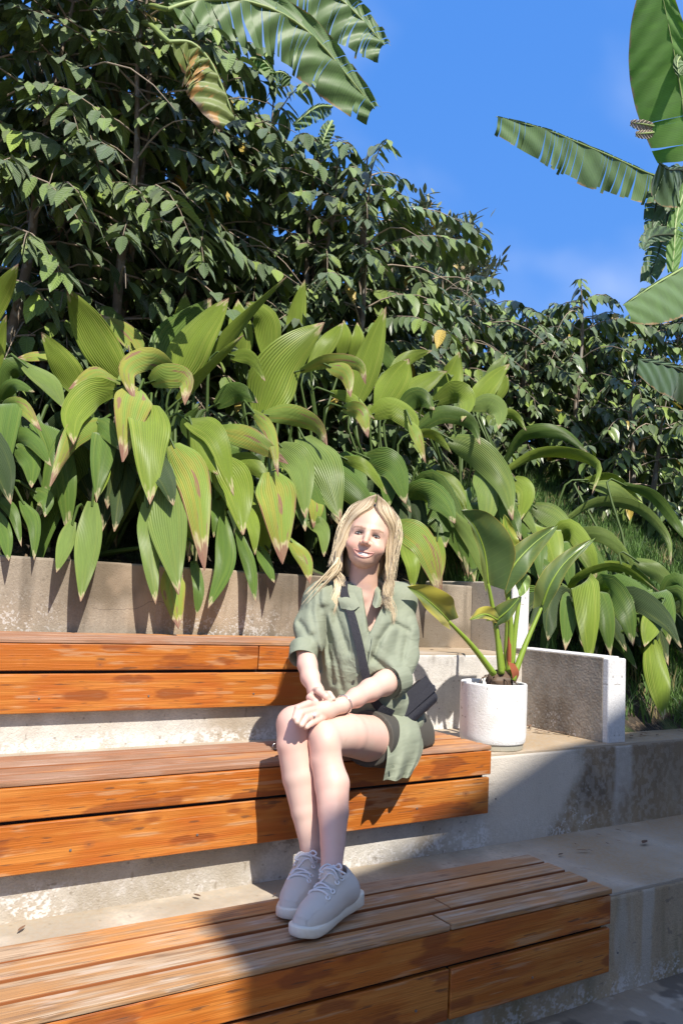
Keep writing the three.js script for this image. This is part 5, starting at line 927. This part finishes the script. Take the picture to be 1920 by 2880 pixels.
// ---- hair: scalp cover and many locks
{
  const r = rng(2024), geos = [], lerpT = (T, y) => { for (let i = 0; i + 1 < T.length; i++) if (y <= T[i][0] && y >= T[i + 1][0]) { const t = (T[i][0] - y) / (T[i][0] - T[i + 1][0]); return lerp(T[i][1], T[i + 1][1], t); } return y > T[0][0] ? T[0][1] : T.at(-1)[1]; };
  const RX = [[1.06, 0.03], [1.03, 0.13], [0.98, 0.22], [0.9, 0.295], [0.8, 0.345], [0.68, 0.375], [0.5, 0.395], [0.3, 0.405], [0.1, 0.415]], RZ = [[1.06, 0.1], [1.03, 0.2], [0.98, 0.27], [0.9, 0.34], [0.82, 0.38], [0.68, 0.43], [0.5, 0.44], [0.3, 0.4], [0.1, 0.33]], PF = [[1.06, 0], [0.9, 1], [0.8, 5], [0.72, 19], [0.61, 33], [0.5, 42], [0.35, 45], [0.2, 48], [0.1, 52]];
  const hc = (p, k) => { const c = [0.52, 0.39, 0.225]; mixc(c, [0.7, 0.58, 0.39], sat(k * 1.1)); mixc(c, [0.28, 0.185, 0.095], 0.85 * sat(0.6 - k)); mixc(c, [0.22, 0.15, 0.095], 0.65 * sst(0.5, 1.0, p)); return c; };
  const lock = (pts, r0, r1, tone, locals) => {
    const g = tube(pts, [r0 * 0.55, r0, r0, r0 * 0.85, r0 * 0.5, r1], pts.length * 2, 5), n = g.attributes.position.count, col = new Float32Array(n * 3), seg = pts.length * 2;
    for (let i = 0; i < n; i++) { const t = Math.min(1, Math.floor(i / 6) / seg), c = hc(locals ? 1 - t * 1.5 : 0, tone + 0.3 * t); col.set(c, 3 * i); } g.setAttribute('color', new THREE.BufferAttribute(col, 3)); geos.push(g);
  };
  for (const s of [-1, 1]) for (let k = 0; k < 900; k++) {
    const a = Math.pow(r(), 1.3), lay = r(), pts = [], thin = r() < 0.35, tone = r(), jit = (r() - 0.5) * 0.05;
    for (const y of [1.035, 1.0, 0.94, 0.84, 0.72, 0.6, 0.46, 0.32, 0.18]) {
      const yy = y - 0.045 * a * (y > 0.9 ? 1 : 0) + (y > 0.9 ? 0.02 : 0), ph = lerp(lerpT(PF, yy) * (s > 0 ? 1.2 : 1.1) + 4 * lay, 165, a) * D2R, q = 0.9 + 0.12 * lay, wv = y < 0.6 ? 0.012 * Math.sin(y * 12 + a * 5) : 0;
      const zc = -0.1 + (y > 0.9 ? lerp(0.22, -0.12, a) * (y - 0.9) * 8 : 0);
      pts.push(toW(s * (lerpT(RX, yy) * q * Math.sin(ph) + 0.008 + jit * (0.9 - y) * 1.1 + wv), yy, zc + lerpT(RZ, yy) * q * Math.cos(ph) * (ph < 1.57 ? lerp(s > 0 ? 0.8 : 0.86, 1.0, sst(0.58, 0.76, yy)) : 1)));
    }
    // from the jaw down the hair hangs in wavy locks that draw together towards their tips
    const gi = Math.floor(a * 11), gh = j => hash(gi + (s > 0 ? 50 : 0), j, 71), ac = (gi + 0.5) / 11, e = pts.at(-1).clone(), L = (s < 0 ? 0.235 : 0.205) * (0.45 + 0.75 * gh(1)) * (0.82 + 0.3 * r()) * (a > 0.55 ? 0.75 : 1);
    const fw = a < 0.5 ? 0.03 : -0.03, side = s * (0.012 + 0.03 * (gh(2) - 0.4)) - (a < 0.4 ? s * 0.02 : 0), ph0 = gh(3) * 6.28 + 0.5 * r(), wa = 0.009 + 0.008 * gh(4), pull = (ac - a) * (s > 0 ? 1 : -1) * 0.16;
    for (let j = 1; j <= 7; j++) { const t = j / 7; let p = e.clone().add(V(0, -L * t, 0)).addScaledVector(fF, fw * t * t + wa * 0.7 * Math.sqrt(t) * Math.cos(ph0 + t * 7.5)).addScaledVector(fR, side * t + pull * t + wa * Math.sqrt(t) * Math.sin(ph0 + t * 8.5) - wa * Math.sin(ph0) * 0); const d = shirtRaw(p.x, p.y, p.z); if (d < 0.02) p.addScaledVector(fF, (0.02 - d) * 0.9); pts.push(p); }
    lock(pts, thin ? 0.0009 : 0.0021, 0.0003, tone, true);
  }
  // wisps thrown over her right shoulder and loose strands
  for (let k = 0; k < 26; k++) { const b = toW(-0.38 + 0.05 * r(), 0.12 + 0.12 * r(), -0.02 - 0.1 * r()), q = r(), e = V(1.60 + 0.1 * q, 1.42 + 0.05 * r() - 0.05 * (1 - q), -2.80 - 0.04 * r()); const m = b.clone().lerp(e, 0.5).add(V(0.015, 0.0 + 0.02 * r(), 0.03)); for (const p of [m, e]) { const d = shirtRaw(p.x, p.y, p.z); if (d < 0.012) p.y += 0.016 - d; } lock([b, b.clone().lerp(m, 0.5).add(V(0, -0.005, 0.01)), m, e], 0.002 + 0.003 * r(), 0.0006, 0.3 + 0.7 * r(), false); }
  for (let k = 0; k < 70; k++) { const s = r() < 0.5 ? -1 : 1, pts = [], a = r(), o = 1.05 + 0.14 * r(), w = r() * 6; for (const y of [0.98, 0.85, 0.65, 0.45, 0.2, -0.05]) { const ph = lerp(60, 150, a) * D2R; pts.push(toW(s * lerpT(RX, y) * o * Math.sin(ph) * (1 + 0.04 * Math.sin(y * 7 + w)), y + 0.02 * r(), -0.1 + lerpT(RZ, y) * o * Math.cos(ph))); } lock(pts, 0.0011, 0.0005, 0.6 + 0.4 * r(), true); }
  // scalp
  const cap = netSurface((x, y, z) => { const q = inHead(x, y, z); let d = ell(q[0], q[1], q[2], 0, 0.645, -0.12, 0.338, 0.402, 0.385); d = smax(d, q[2] - lerp(-0.02, 0.22, sst(0.6, 0.84, q[1])) - (q[1] > 0.8 ? (q[1] - 0.8) * 3 : 0), 0.03); d = smin(d, smax(ell(q[0], q[1], q[2], 0, 0.25, -0.22, 0.3, 0.5, 0.2), q[2] + 0.1, 0.03), 0.1); return d * HS; }, [1.64, 1.42, -3.02], [2.06, 1.92, -2.6], 0.008);
  { const p = cap.attributes.position, col = new Float32Array(p.count * 3); for (let i = 0; i < p.count; i++) { const k = 0.75 + 0.4 * noise(p.getX(i) * 220, p.getY(i) * 40, 3); col.set([0.27 * k, 0.19 * k, 0.11 * k], 3 * i); } cap.setAttribute('color', new THREE.BufferAttribute(col, 3)); cap.setAttribute('uv', new THREE.BufferAttribute(new Float32Array(p.count * 2), 2)); }
  geos.push(cap);
  part('hair', place(mergeGeometries(geos)), phy({ vertexColors: true, roughness: 0.42, sheen: 0.3, sheenRoughness: 0.4, sheenColor: lin(0.9, 0.8, 0.6) }), woman);
}
// ---- shoes
{
  const knit = grayTex(256, 256, (u, v) => 0.5 + 0.25 * Math.sin(u * 256 * 0.9) * Math.sin(v * 256 * 0.9) + 0.3 * (fbm(u * 20, v * 20, 3, 9) - 0.5));
  const upM = std({ color: lin(0.82, 0.75, 0.67), roughness: 0.9, bumpMap: knit, bumpScale: 0.002 }), soleM = std({ color: lin(0.76, 0.71, 0.6), roughness: 0.6 }), laceM = std({ color: lin(0.7, 0.68, 0.68), roughness: 0.85 }), eyeM = std({ color: lin(0.8, 0.78, 0.77), roughness: 0.5 });
  const shoe = (toe, heel, lift, ank, tilt) => {
    const g = new THREE.Group(); g.name = 'shoe'; woman.add(g); const h = V(...heel), t = V(...toe), d = t.clone().sub(h), len = d.length(); g.position.copy(h).sub(wo);
    const fw = d.clone().normalize(), rt = V(0, 1, 0).cross(fw).normalize(), up = fw.clone().cross(rt).normalize(); g.quaternion.setFromRotationMatrix(new THREE.Matrix4().makeBasis(rt, up, fw)); g.rotateZ(tilt);
    const k = len / 0.327, a = ank.clone().sub(h), al = V(a.dot(rt), a.dot(up), a.dot(fw));
    const upper = (x, y, z) => { const X = x * 0.97; let q = chain(X, y, z, [[0, 0.032, 0.278 * k, 0.037], [0, 0.04, 0.225 * k, 0.044], [0, 0.053, 0.165 * k, 0.046], [0, 0.066, 0.11 * k, 0.046], [0, 0.055, 0.05, 0.044]], 0.03); q = smin(q, cone(X, y, z, [0, 0.06, 0.06, 0.047], [al.x * 0.8, 0.108, Math.max(0.06, al.z * 0.85), 0.043]), 0.03); q = smin(q, ell(x, y, z, 0, 0.118, 0.135 * k, 0.03, 0.034, 0.022), 0.02); q = smax(q, -cone(x, y, z, [al.x * 0.7, 0.085, Math.max(0.06, al.z * 0.85), 0.036], [al.x, 0.17, al.z, 0.042]), 0.008); q = smax(q, y - 0.118 - (z > 0.1 ? 0.03 : 0) - Math.max(0, 0.05 - z) * 0.5, 0.01); return smax(q, 0.018 - y, 0.004); };
    const ug = boxUV(netSurface(upper, [-0.085, 0.0, -0.02], [0.085, 0.18, 0.345], 0.0065), 0.06, 0.06); part('upper', ug, upM, g);
    const sh = new THREE.Shape(); const o = [[0, -0.004], [0.04, 0.006], [0.043, 0.05], [0.039, 0.12], [0.046, 0.2], [0.048, 0.245], [0.038, 0.295], [0.018, 0.322], [0, 0.325]]; const P = [...o, ...o.slice(1, -1).reverse().map(([x, z]) => [-x, z])].map(([x, z]) => new THREE.Vector2(x, z * k)); sh.setFromPoints(new THREE.SplineCurve([...P, P[0]]).getPoints(70));
    const sg = new THREE.ExtrudeGeometry(sh, { depth: 0.016, bevelEnabled: true, bevelThickness: 0.008, bevelSize: 0.006, bevelSegments: 4 }); sg.rotateX(Math.PI / 2); sg.translate(0, 0.024, 0); const sp = sg.attributes.position; for (let i = 0; i < sp.count; i++) { const z = sp.getZ(i); sp.setY(i, sp.getY(i) + (sp.getY(i) > 0.015 ? 0.014 * sst(0.1, -0.01, z) : 0) + 0.012 * sst(0.27 * k, 0.335 * k, z)); } part('sole', toCreasedNormals(sg, 0.7), soleM, g);
    const topZ = (x, z) => { let y = 0.2; for (let i = 0; i < 50; i++) { const q = upper(x, y, z); if (q < 0.001) break; y -= q * 0.8; } return y; };
    for (let i = 0; i < 4; i++) {
      const z = (0.2 - i * 0.028) * k, w = 0.034 - 0.001 * i, pts = []; for (let j = 0; j <= 6; j++) { const x = lerp(-w, w, j / 6), zz = z + 0.008 * (j / 6 - 0.5) * (i & 1 ? 1 : -1); pts.push(V(x, topZ(x, zz) + 0.0035, zz)); }
      const lc = part('lace', tube(pts, 0.0034, 14, 6), laceM, g); for (const s of [-1, 1]) { const e = part('eyelet', new THREE.TorusGeometry(0.006, 0.0025, 6, 14), eyeM, g); const x = s * w; e.position.set(x, topZ(x, z) + 0.001, z); e.rotation.set(-1.2, s * 0.7, 0); }
      if (i < 3) { const dg = []; for (let j = 0; j <= 5; j++) { const x = lerp(-w, w, j / 5) * 0.9, zz = z - 0.028 * k * j / 5; dg.push(V(x, topZ(x, zz) + 0.002, zz)); } part('lace', tube(dg, 0.003, 12, 6), laceM, g); }
    }
    const kz = 0.112 * k, ky = topZ(0, kz) + 0.006, T2 = (p, rr = 0.0032) => part('lace', tube(p.map(q => V(q[0], ky + q[1], kz + q[2])), rr, 22, 6), laceM, g);
    T2([[0, 0, 0], [0.022, 0.018, 0.004], [0.036, 0.012, 0.012], [0.024, 0.004, 0.012], [0, 0.002, 0.002]]); T2([[0, 0, 0], [-0.02, 0.01, 0.012], [-0.03, -0.004, 0.036], [-0.018, -0.008, 0.034], [0, 0.002, 0.004]]); T2([[0, 0, 0], [0.02, 0.006, 0.016], [0.05, -0.004, 0.01]]); T2([[0, 0, 0], [-0.012, 0.002, 0.02], [-0.03, -0.016, 0.04]]); part('knot', new THREE.SphereGeometry(0.007, 10, 8), laceM, g).position.set(0, ky + 0.003, kz + 0.002);
    return g;
  };
  shoe([1.235, 0.412, -2.118], [1.512, 0.442, -2.238], 0, V(...B.legL[8].slice(0, 3)), 0.0);
  shoe([1.272, 0.412, -2.243], [1.488, 0.425, -2.442], 0, V(...B.legR[8].slice(0, 3)), 0.0);
}
// ---------------------------------------------------------------- shoulder bag
{
  const bagTex = grayTex(256, 256, (u, v) => 0.5 + 0.3 * Math.sin(u * 500) * Math.sin(v * 500) + 0.3 * (fbm(u * 12, v * 12, 3, 3) - 0.5));
  const bm = std({ color: lin(0.012, 0.012, 0.02), roughness: 0.6, bumpMap: bagTex, bumpScale: 0.002 });
  const t = thing('shoulder_bag', 'small black shoulder bag at the woman\'s hip with a wide black strap', 'bag', [2.06, 0.99, -2.68]), o = t.position;
  const long = V(0.155, 0.10, -0.01).normalize(), n = V(-0.2, 0.25, 0.9).addScaledVector(long, 0).normalize(); n.addScaledVector(long, -n.dot(long)).normalize(); const up = n.clone().cross(long).normalize();
  const m = new THREE.Matrix4().makeBasis(long, up, n);
  const g = new RoundedBoxGeometry(0.235, 0.115, 0.075, 5, 0.028); const gp = g.attributes.position; for (let i = 0; i < gp.count; i++) { const x = gp.getX(i), y = gp.getY(i); gp.setZ(i, gp.getZ(i) * (1 - 1.1 * Math.abs(y)) + 0.006 * Math.sin(x * 40)); } g.computeVertexNormals(); boxUV(g, 0.1, 0.1); g.applyMatrix4(m); part('pouch', g, bm, t);
  const fl = new RoundedBoxGeometry(0.225, 0.075, 0.012, 3, 0.005); boxUV(fl, 0.1, 0.1); fl.translate(0, 0.022, 0.037); fl.applyMatrix4(m); part('flap', fl, bm, t);
  const rg = new THREE.TorusGeometry(0.009, 0.002, 6, 18); rg.translate(0.118, 0.0, 0.02); rg.applyMatrix4(m); part('buckle', rg, std({ color: lin(0.5, 0.5, 0.52), metalness: 1, roughness: 0.25 }), t);
  const guide = [[1.80, 1.50, -2.83], [1.765, 1.44, -2.78], [1.755, 1.37, -2.72], [1.758, 1.30, -2.68], [1.775, 1.22, -2.66], [1.795, 1.14, -2.65], [1.822, 1.07, -2.65], [1.87, 1.0, -2.655], [1.95, 0.965, -2.66]].map(p => V(...p)), cv = new THREE.CatmullRomCurve3(guide), pos = [], idx = [], N = 40;
  for (let i = 0; i <= N; i++) { const p = cv.getPoint(i / N), T = cv.getTangent(i / N), s = T.clone().cross(fF).normalize(); for (const q of [-1, -0.33, 0.33, 1]) { const b = p.clone().addScaledVector(s, q * 0.0165), c = onShirt(b, 0.009); pos.push(c.x - o.x, c.y - o.y, c.z - o.z); } }
  for (let i = 0; i < N; i++) for (let k = 0; k < 3; k++) { const a = i * 4 + k, b = a + 4; idx.push(a, b, a + 1, b, b + 1, a + 1); }
  const sg = makeGeo(pos, idx); boxUV(sg, 0.1, 0.1); part('strap', sg, bm, t);
}
const POT_LEAVES = [
  [0, 40, 0.031, 0.134, [[2.641,1.51,-2.88],[2.602,1.663,-2.87],[2.53,1.772,-2.86],[2.424,1.844,-2.84]]],
  [0, 10, 0.062, 0.067, [[2.709,1.514,-2.85],[2.749,1.61,-2.82],[2.85,1.716,-2.8],[2.975,1.818,-2.76]]],
  [1, 15, 0.036, 0.049, [[2.877,1.686,-2.98],[2.872,1.752,-2.99],[2.844,1.878,-3.0]]],
  [0, -15, 0.062, 0.045, [[2.954,1.426,-2.83],[2.971,1.523,-2.8],[3.05,1.638,-2.78],[3.225,1.776,-2.74]]],
  [2, 40, 0.045, 0.076, [[2.319,1.334,-2.78],[2.226,1.382,-2.74],[2.126,1.434,-2.72],[2.027,1.473,-2.7]]],
  [0, 20, 0.053, 0.036, [[2.658,1.34,-2.84],[2.69,1.387,-2.8],[2.742,1.455,-2.77]]],
  [2, 20, 0.022, 0.04, [[2.66,1.345,-2.83],[2.55,1.369,-2.8],[2.443,1.342,-2.78]]],
  [3, 10, 0.04, 0.04, [[2.866,1.581,-2.9],[2.867,1.526,-2.88],[2.841,1.461,-2.87]]],
];
const POT_STALKS = [
  [[2.751,1.088,-2.88],[2.696,1.322,-2.88],[2.641,1.515,-2.88]],
  [[2.78,1.089,-2.87],[2.783,1.342,-2.87],[2.74,1.52,-2.87]],
  [[2.839,1.08,-2.95],[2.845,1.432,-2.95],[2.848,1.683,-2.95]],
  [[2.776,1.062,-2.84],[2.856,1.229,-2.84],[2.97,1.431,-2.84]],
  [[2.637,1.095,-2.82],[2.494,1.227,-2.82],[2.352,1.333,-2.82]],
  [[2.713,1.092,-2.85],[2.69,1.209,-2.85],[2.673,1.34,-2.85]],
  [[2.822,1.081,-2.9],[2.845,1.297,-2.9],[2.871,1.462,-2.9]],
];
// ---------------------------------------------------------------- potted plant
{
  const t = thing('potted_plant', 'large leafed plant in a white cylindrical pot on the middle ledge', 'potted plant', [2.70, 0.75, -2.885]), o = t.position;
  const prof = [[0, 0], [0.138, 0], [0.143, 0.004], [0.144, 0.024], [0.147, 0.028], [0.152, 0.034], [0.1555, 0.06], [0.1565, 0.18], [0.1565, 0.292], [0.154, 0.299], [0.146, 0.3], [0.141, 0.296], [0.14, 0.27], [0.14, 0.2]].map(p => new THREE.Vector2(...p));
  const lg = new THREE.LatheGeometry(prof, 72); const lp = lg.attributes.position; for (let i = 0; i < lp.count; i++) { const a = Math.atan2(lp.getZ(i), lp.getX(i)), k = 1 + 0.006 * (fbm(a * 2 + 9, lp.getY(i) * 9, 3, 6) - 0.5); lp.setX(i, lp.getX(i) * k); lp.setZ(i, lp.getZ(i) * k); } lg.computeVertexNormals();
  const pt = colorTex(1024, 512, (u, v, c) => { const x = u * 1.0, y = v * 0.5, k = 0.95 + 0.08 * fbm(x * 8, y * 8, 4, 3); c[0] = 0.84 * k; c[1] = 0.825 * k; c[2] = 0.79 * k; mixc(c, [0.5, 0.44, 0.3], 0.22 * sst(0.6, 0.75, fbm(x * 9, y * 5, 4, 8))); if (noise(x * 60, y * 60, 12) > 0.95) mixc(c, [0.3, 0.27, 0.22], 0.6); mixc(c, [0.42, 0.38, 0.26], 0.8 * sst(0.36, 0.3, v + 0.02 * noise(u * 40, 0, 5)) * sst(0.12, 0.2, v)); });
  const pv = lg.attributes.uv; for (let i = 0; i < pv.count; i++) { const y = lp.getY(i); pv.setY(i, y < 0.03 ? 0.25 : 0.4 + y * 1.9); }
  part('pot', lg, std({ map: pt, roughness: 0.7, bumpMap: boxBump, bumpScale: 0.0012 }), t);
  const soil = new THREE.CircleGeometry(0.141, 40); soil.rotateX(-Math.PI / 2); soil.translate(0, 0.245, 0); part('soil', soil, std({ color: lin(0.05, 0.035, 0.025), roughness: 1 }), t);
  const cm = std({ map: barkTex, color: lin(0.55, 0.45, 0.4), roughness: 1 });
  const cau = new THREE.IcosahedronGeometry(0.055, 4), cp = cau.attributes.position; for (let i = 0; i < cp.count; i++) { const x = cp.getX(i), y = cp.getY(i), z = cp.getZ(i), k = 1 + 0.35 * (fbm(x * 40 + 9, y * 90 + z * 40, 3, 5) - 0.5); cp.setXYZ(i, x * k * 1.25, y * k * 1.1, z * k); } const cg = mergeVertices(cau); cg.computeVertexNormals(); cg.translate(0.035, 0.3, 0); part('stem_base', cg, cm, t);
  // short dry roots and a curled dry sheath
  for (let k = 0; k < 7; k++) { const a = k * 0.9; part('dry_root', tube([V(0.03 + 0.03 * Math.cos(a), 0.32, 0.03 * Math.sin(a)), V(0.03 + 0.08 * Math.cos(a), 0.3 + 0.03 * hash(k, 1, 2), 0.08 * Math.sin(a)), V(0.03 + 0.1 * Math.cos(a), 0.26, 0.1 * Math.sin(a))], [0.004, 0.003, 0.001], 6, 5), cm, t); }
  const redM = phy({ color: lin(0.36, 0.09, 0.03), roughness: 0.9, transmission: 0.3, thickness: 0 });
  part('dry_sheath', tube([V(0.085, 0.3, 0.01), V(0.075, 0.45, 0.02), V(0.085, 0.6, 0), V(0.06, 0.68, -0.01)], [0.016, 0.011, 0.006, 0.002], 12, 5), redM, t);
  const sh2 = clothPatch([[[2.745, 1.15, -2.84], [2.78, 1.14, -2.83]], [[2.755, 1.10, -2.825], [2.80, 1.10, -2.82]], [[2.775, 1.05, -2.83], [2.8, 1.05, -2.84]]], 6, 8); sh2.translate(-o.x, -o.y, -o.z); part('dry_sheath', sh2, redM, t);
  const stM = std({ color: lin(0.22, 0.32, 0.035), roughness: 0.45 });
  for (const s of POT_STALKS) { const g = tube(s.map(p => V(...p)), [0.017, 0.0125, 0.008], 14, 8); g.translate(-o.x, -o.y, -o.z); part('leaf_stalk', g, stM, t); }
  const mk = (base, yel, seed) => colorTex(256, 512, (u, v, c) => { const a = Math.abs(u - 0.5) * 2, k = 0.85 + 0.3 * fbm(u * 5, v * 6, 4, seed); c[0] = base[0] * k; c[1] = base[1] * k; c[2] = base[2] * k; const vein = sst(0.9, 1, Math.sin((v * 13 - a * 1.5) * Math.PI * 2)); mixc(c, [base[0] * 1.7, base[1] * 1.5, base[2] * 1.8], 0.35 * vein); mixc(c, [0.42, 0.42, 0.06], 0.8 * sst(0.05, 0.015, a)); mixc(c, [0.5, 0.42, 0.03], yel * sst(0.45, 0.7, fbm(u * 2.4, v * 2, 3, seed + 7) + 0.25 * a)); mixc(c, [0.55, 0.4, 0.05], 0.7 * sst(0.955, 0.995, a)); });
  const lm = [mk([0.075, 0.145, 0.02], 0.15, 31), mk([0.2, 0.33, 0.02], 0.5, 41), mk([0.14, 0.2, 0.02], 0.75, 51), mk([0.16, 0.3, 0.06], 0.1, 61)].map(m => phy({ map: m, roughness: 0.9, transmission: 0.35, thickness: 0, clearcoat: 0.7, clearcoatRoughness: 0.3 }));
  for (const [look, fold, wl, wr, pts] of POT_LEAVES) {
    const cv = new THREE.CatmullRomCurve3(pts.map(p => V(...p))), pos = [], uv = [], idx = [], nv = 18, nu = 10;
    for (let j = 0; j <= nv; j++) {
      const q = j / nv, c = cv.getPoint(q), T = cv.getTangent(q).normalize(), vd = V(0.4, 1.9, 1).sub(c).normalize(), w = T.clone().cross(vd).normalize(), n = w.clone().cross(T).normalize(); if (n.dot(vd) < 0) n.negate();
      const f = q < 0.3 ? 0.55 + 0.45 * Math.sin(Math.PI / 2 * q / 0.3) : Math.pow(Math.cos(Math.PI / 2 * (q - 0.3) / 0.7), 0.75);
      for (let i = 0; i <= nu; i++) { const s = i / nu * 2 - 1, hw = (s < 0 ? wl : wr) * Math.max(f, 0.01), up = hw * Math.abs(s) * Math.tan(fold * D2R) * (1 - 0.3 * Math.abs(s)) * (s < 0 ? 1 : 0.6) + 0.006 * Math.sin(q * 13 + s * 3) * Math.abs(s), bk = -0.035 * Math.max(0, 0.12 - q) * 8 * Math.abs(s); pos.push(c.x + w.x * hw * s + n.x * up + T.x * bk - o.x, c.y + w.y * hw * s + n.y * up + T.y * bk - o.y, c.z + w.z * hw * s + n.z * up + T.z * bk - o.z); uv.push(i / nu, q); }
    }
    for (let j = 0; j < nv; j++) for (let i = 0; i < nu; i++) { const a = j * (nu + 1) + i, b = a + nu + 1; idx.push(a, b, a + 1, b, b + 1, a + 1); }
    const lf = part('leaf', makeGeo(pos, idx, uv), lm[look], t); const rb = tube(pts.map(p => V(p[0] - o.x, p[1] - o.y, p[2] - o.z)), [0.006, 0.004, 0.001], 14, 5); part('midrib', rb, stM, lf);
  }
}
// ---------------------------------------------------------------- small things lying about
{
  const eb = thing('eye_bolt', 'small metal ring on the middle bench beside the woman\'s knee', 'ring', [1.535, 0.803, -2.87]); const g = new THREE.TorusGeometry(0.011, 0.0025, 6, 18); g.translate(0, 0.012, 0); part('ring', g, std({ color: lin(0.6, 0.6, 0.58), metalness: 1, roughness: 0.3 }), eb);
  const F = new Foliage(), r = rng(31);
  const put = (x, y, z, n, sx, sz) => { for (let k = 0; k < n; k++) { const a = r() * 6.28, L = 0.02 + 0.05 * r(), c = 0.6 + 0.8 * r(); F.leaf(V(x + (r() - 0.5) * sx, y + 0.004 + 0.006 * r(), z + (r() - 0.5) * sz), V(Math.cos(a), 0.1, Math.sin(a)).normalize(), V(0, 1, 0), L, L * (0.15 + 0.3 * r()), [0.13 * c, 0.07 * c, 0.04 * c], 0.05, 0.3 * r()); } };
  put(3.27, 0.752, -3.2, 16, 0.12, 0.34); put(3.3, 0.752, -3.0, 5, 0.1, 0.2); put(3.1, 0.36, -2.5, 10, 0.9, 0.35); put(0.9, 0.36, -2.6, 8, 1.2, 0.14); put(2.75, 1.147, -3.7, 26, 1.0, 0.12); put(4.0, 0.752, -2.88, 20, 1.1, 0.12); put(3.3, 0.004, -1.6, 14, 1.6, 0.8);
  const m = solo('leaf_litter', F.build(), std({ vertexColors: true, roughness: 1 }), 'scattered dry brown leaf bits on the concrete ledges', null, { kind: 'stuff' });
}
// ---------------------------------------------------------------- units to metres
for (const o of scene.children) { o.position.multiplyScalar(SCALE); if (!o.isLight && o !== sun.target) o.scale.multiplyScalar(SCALE); }
camera.position.multiplyScalar(SCALE);
renderer.render(scene, camera);
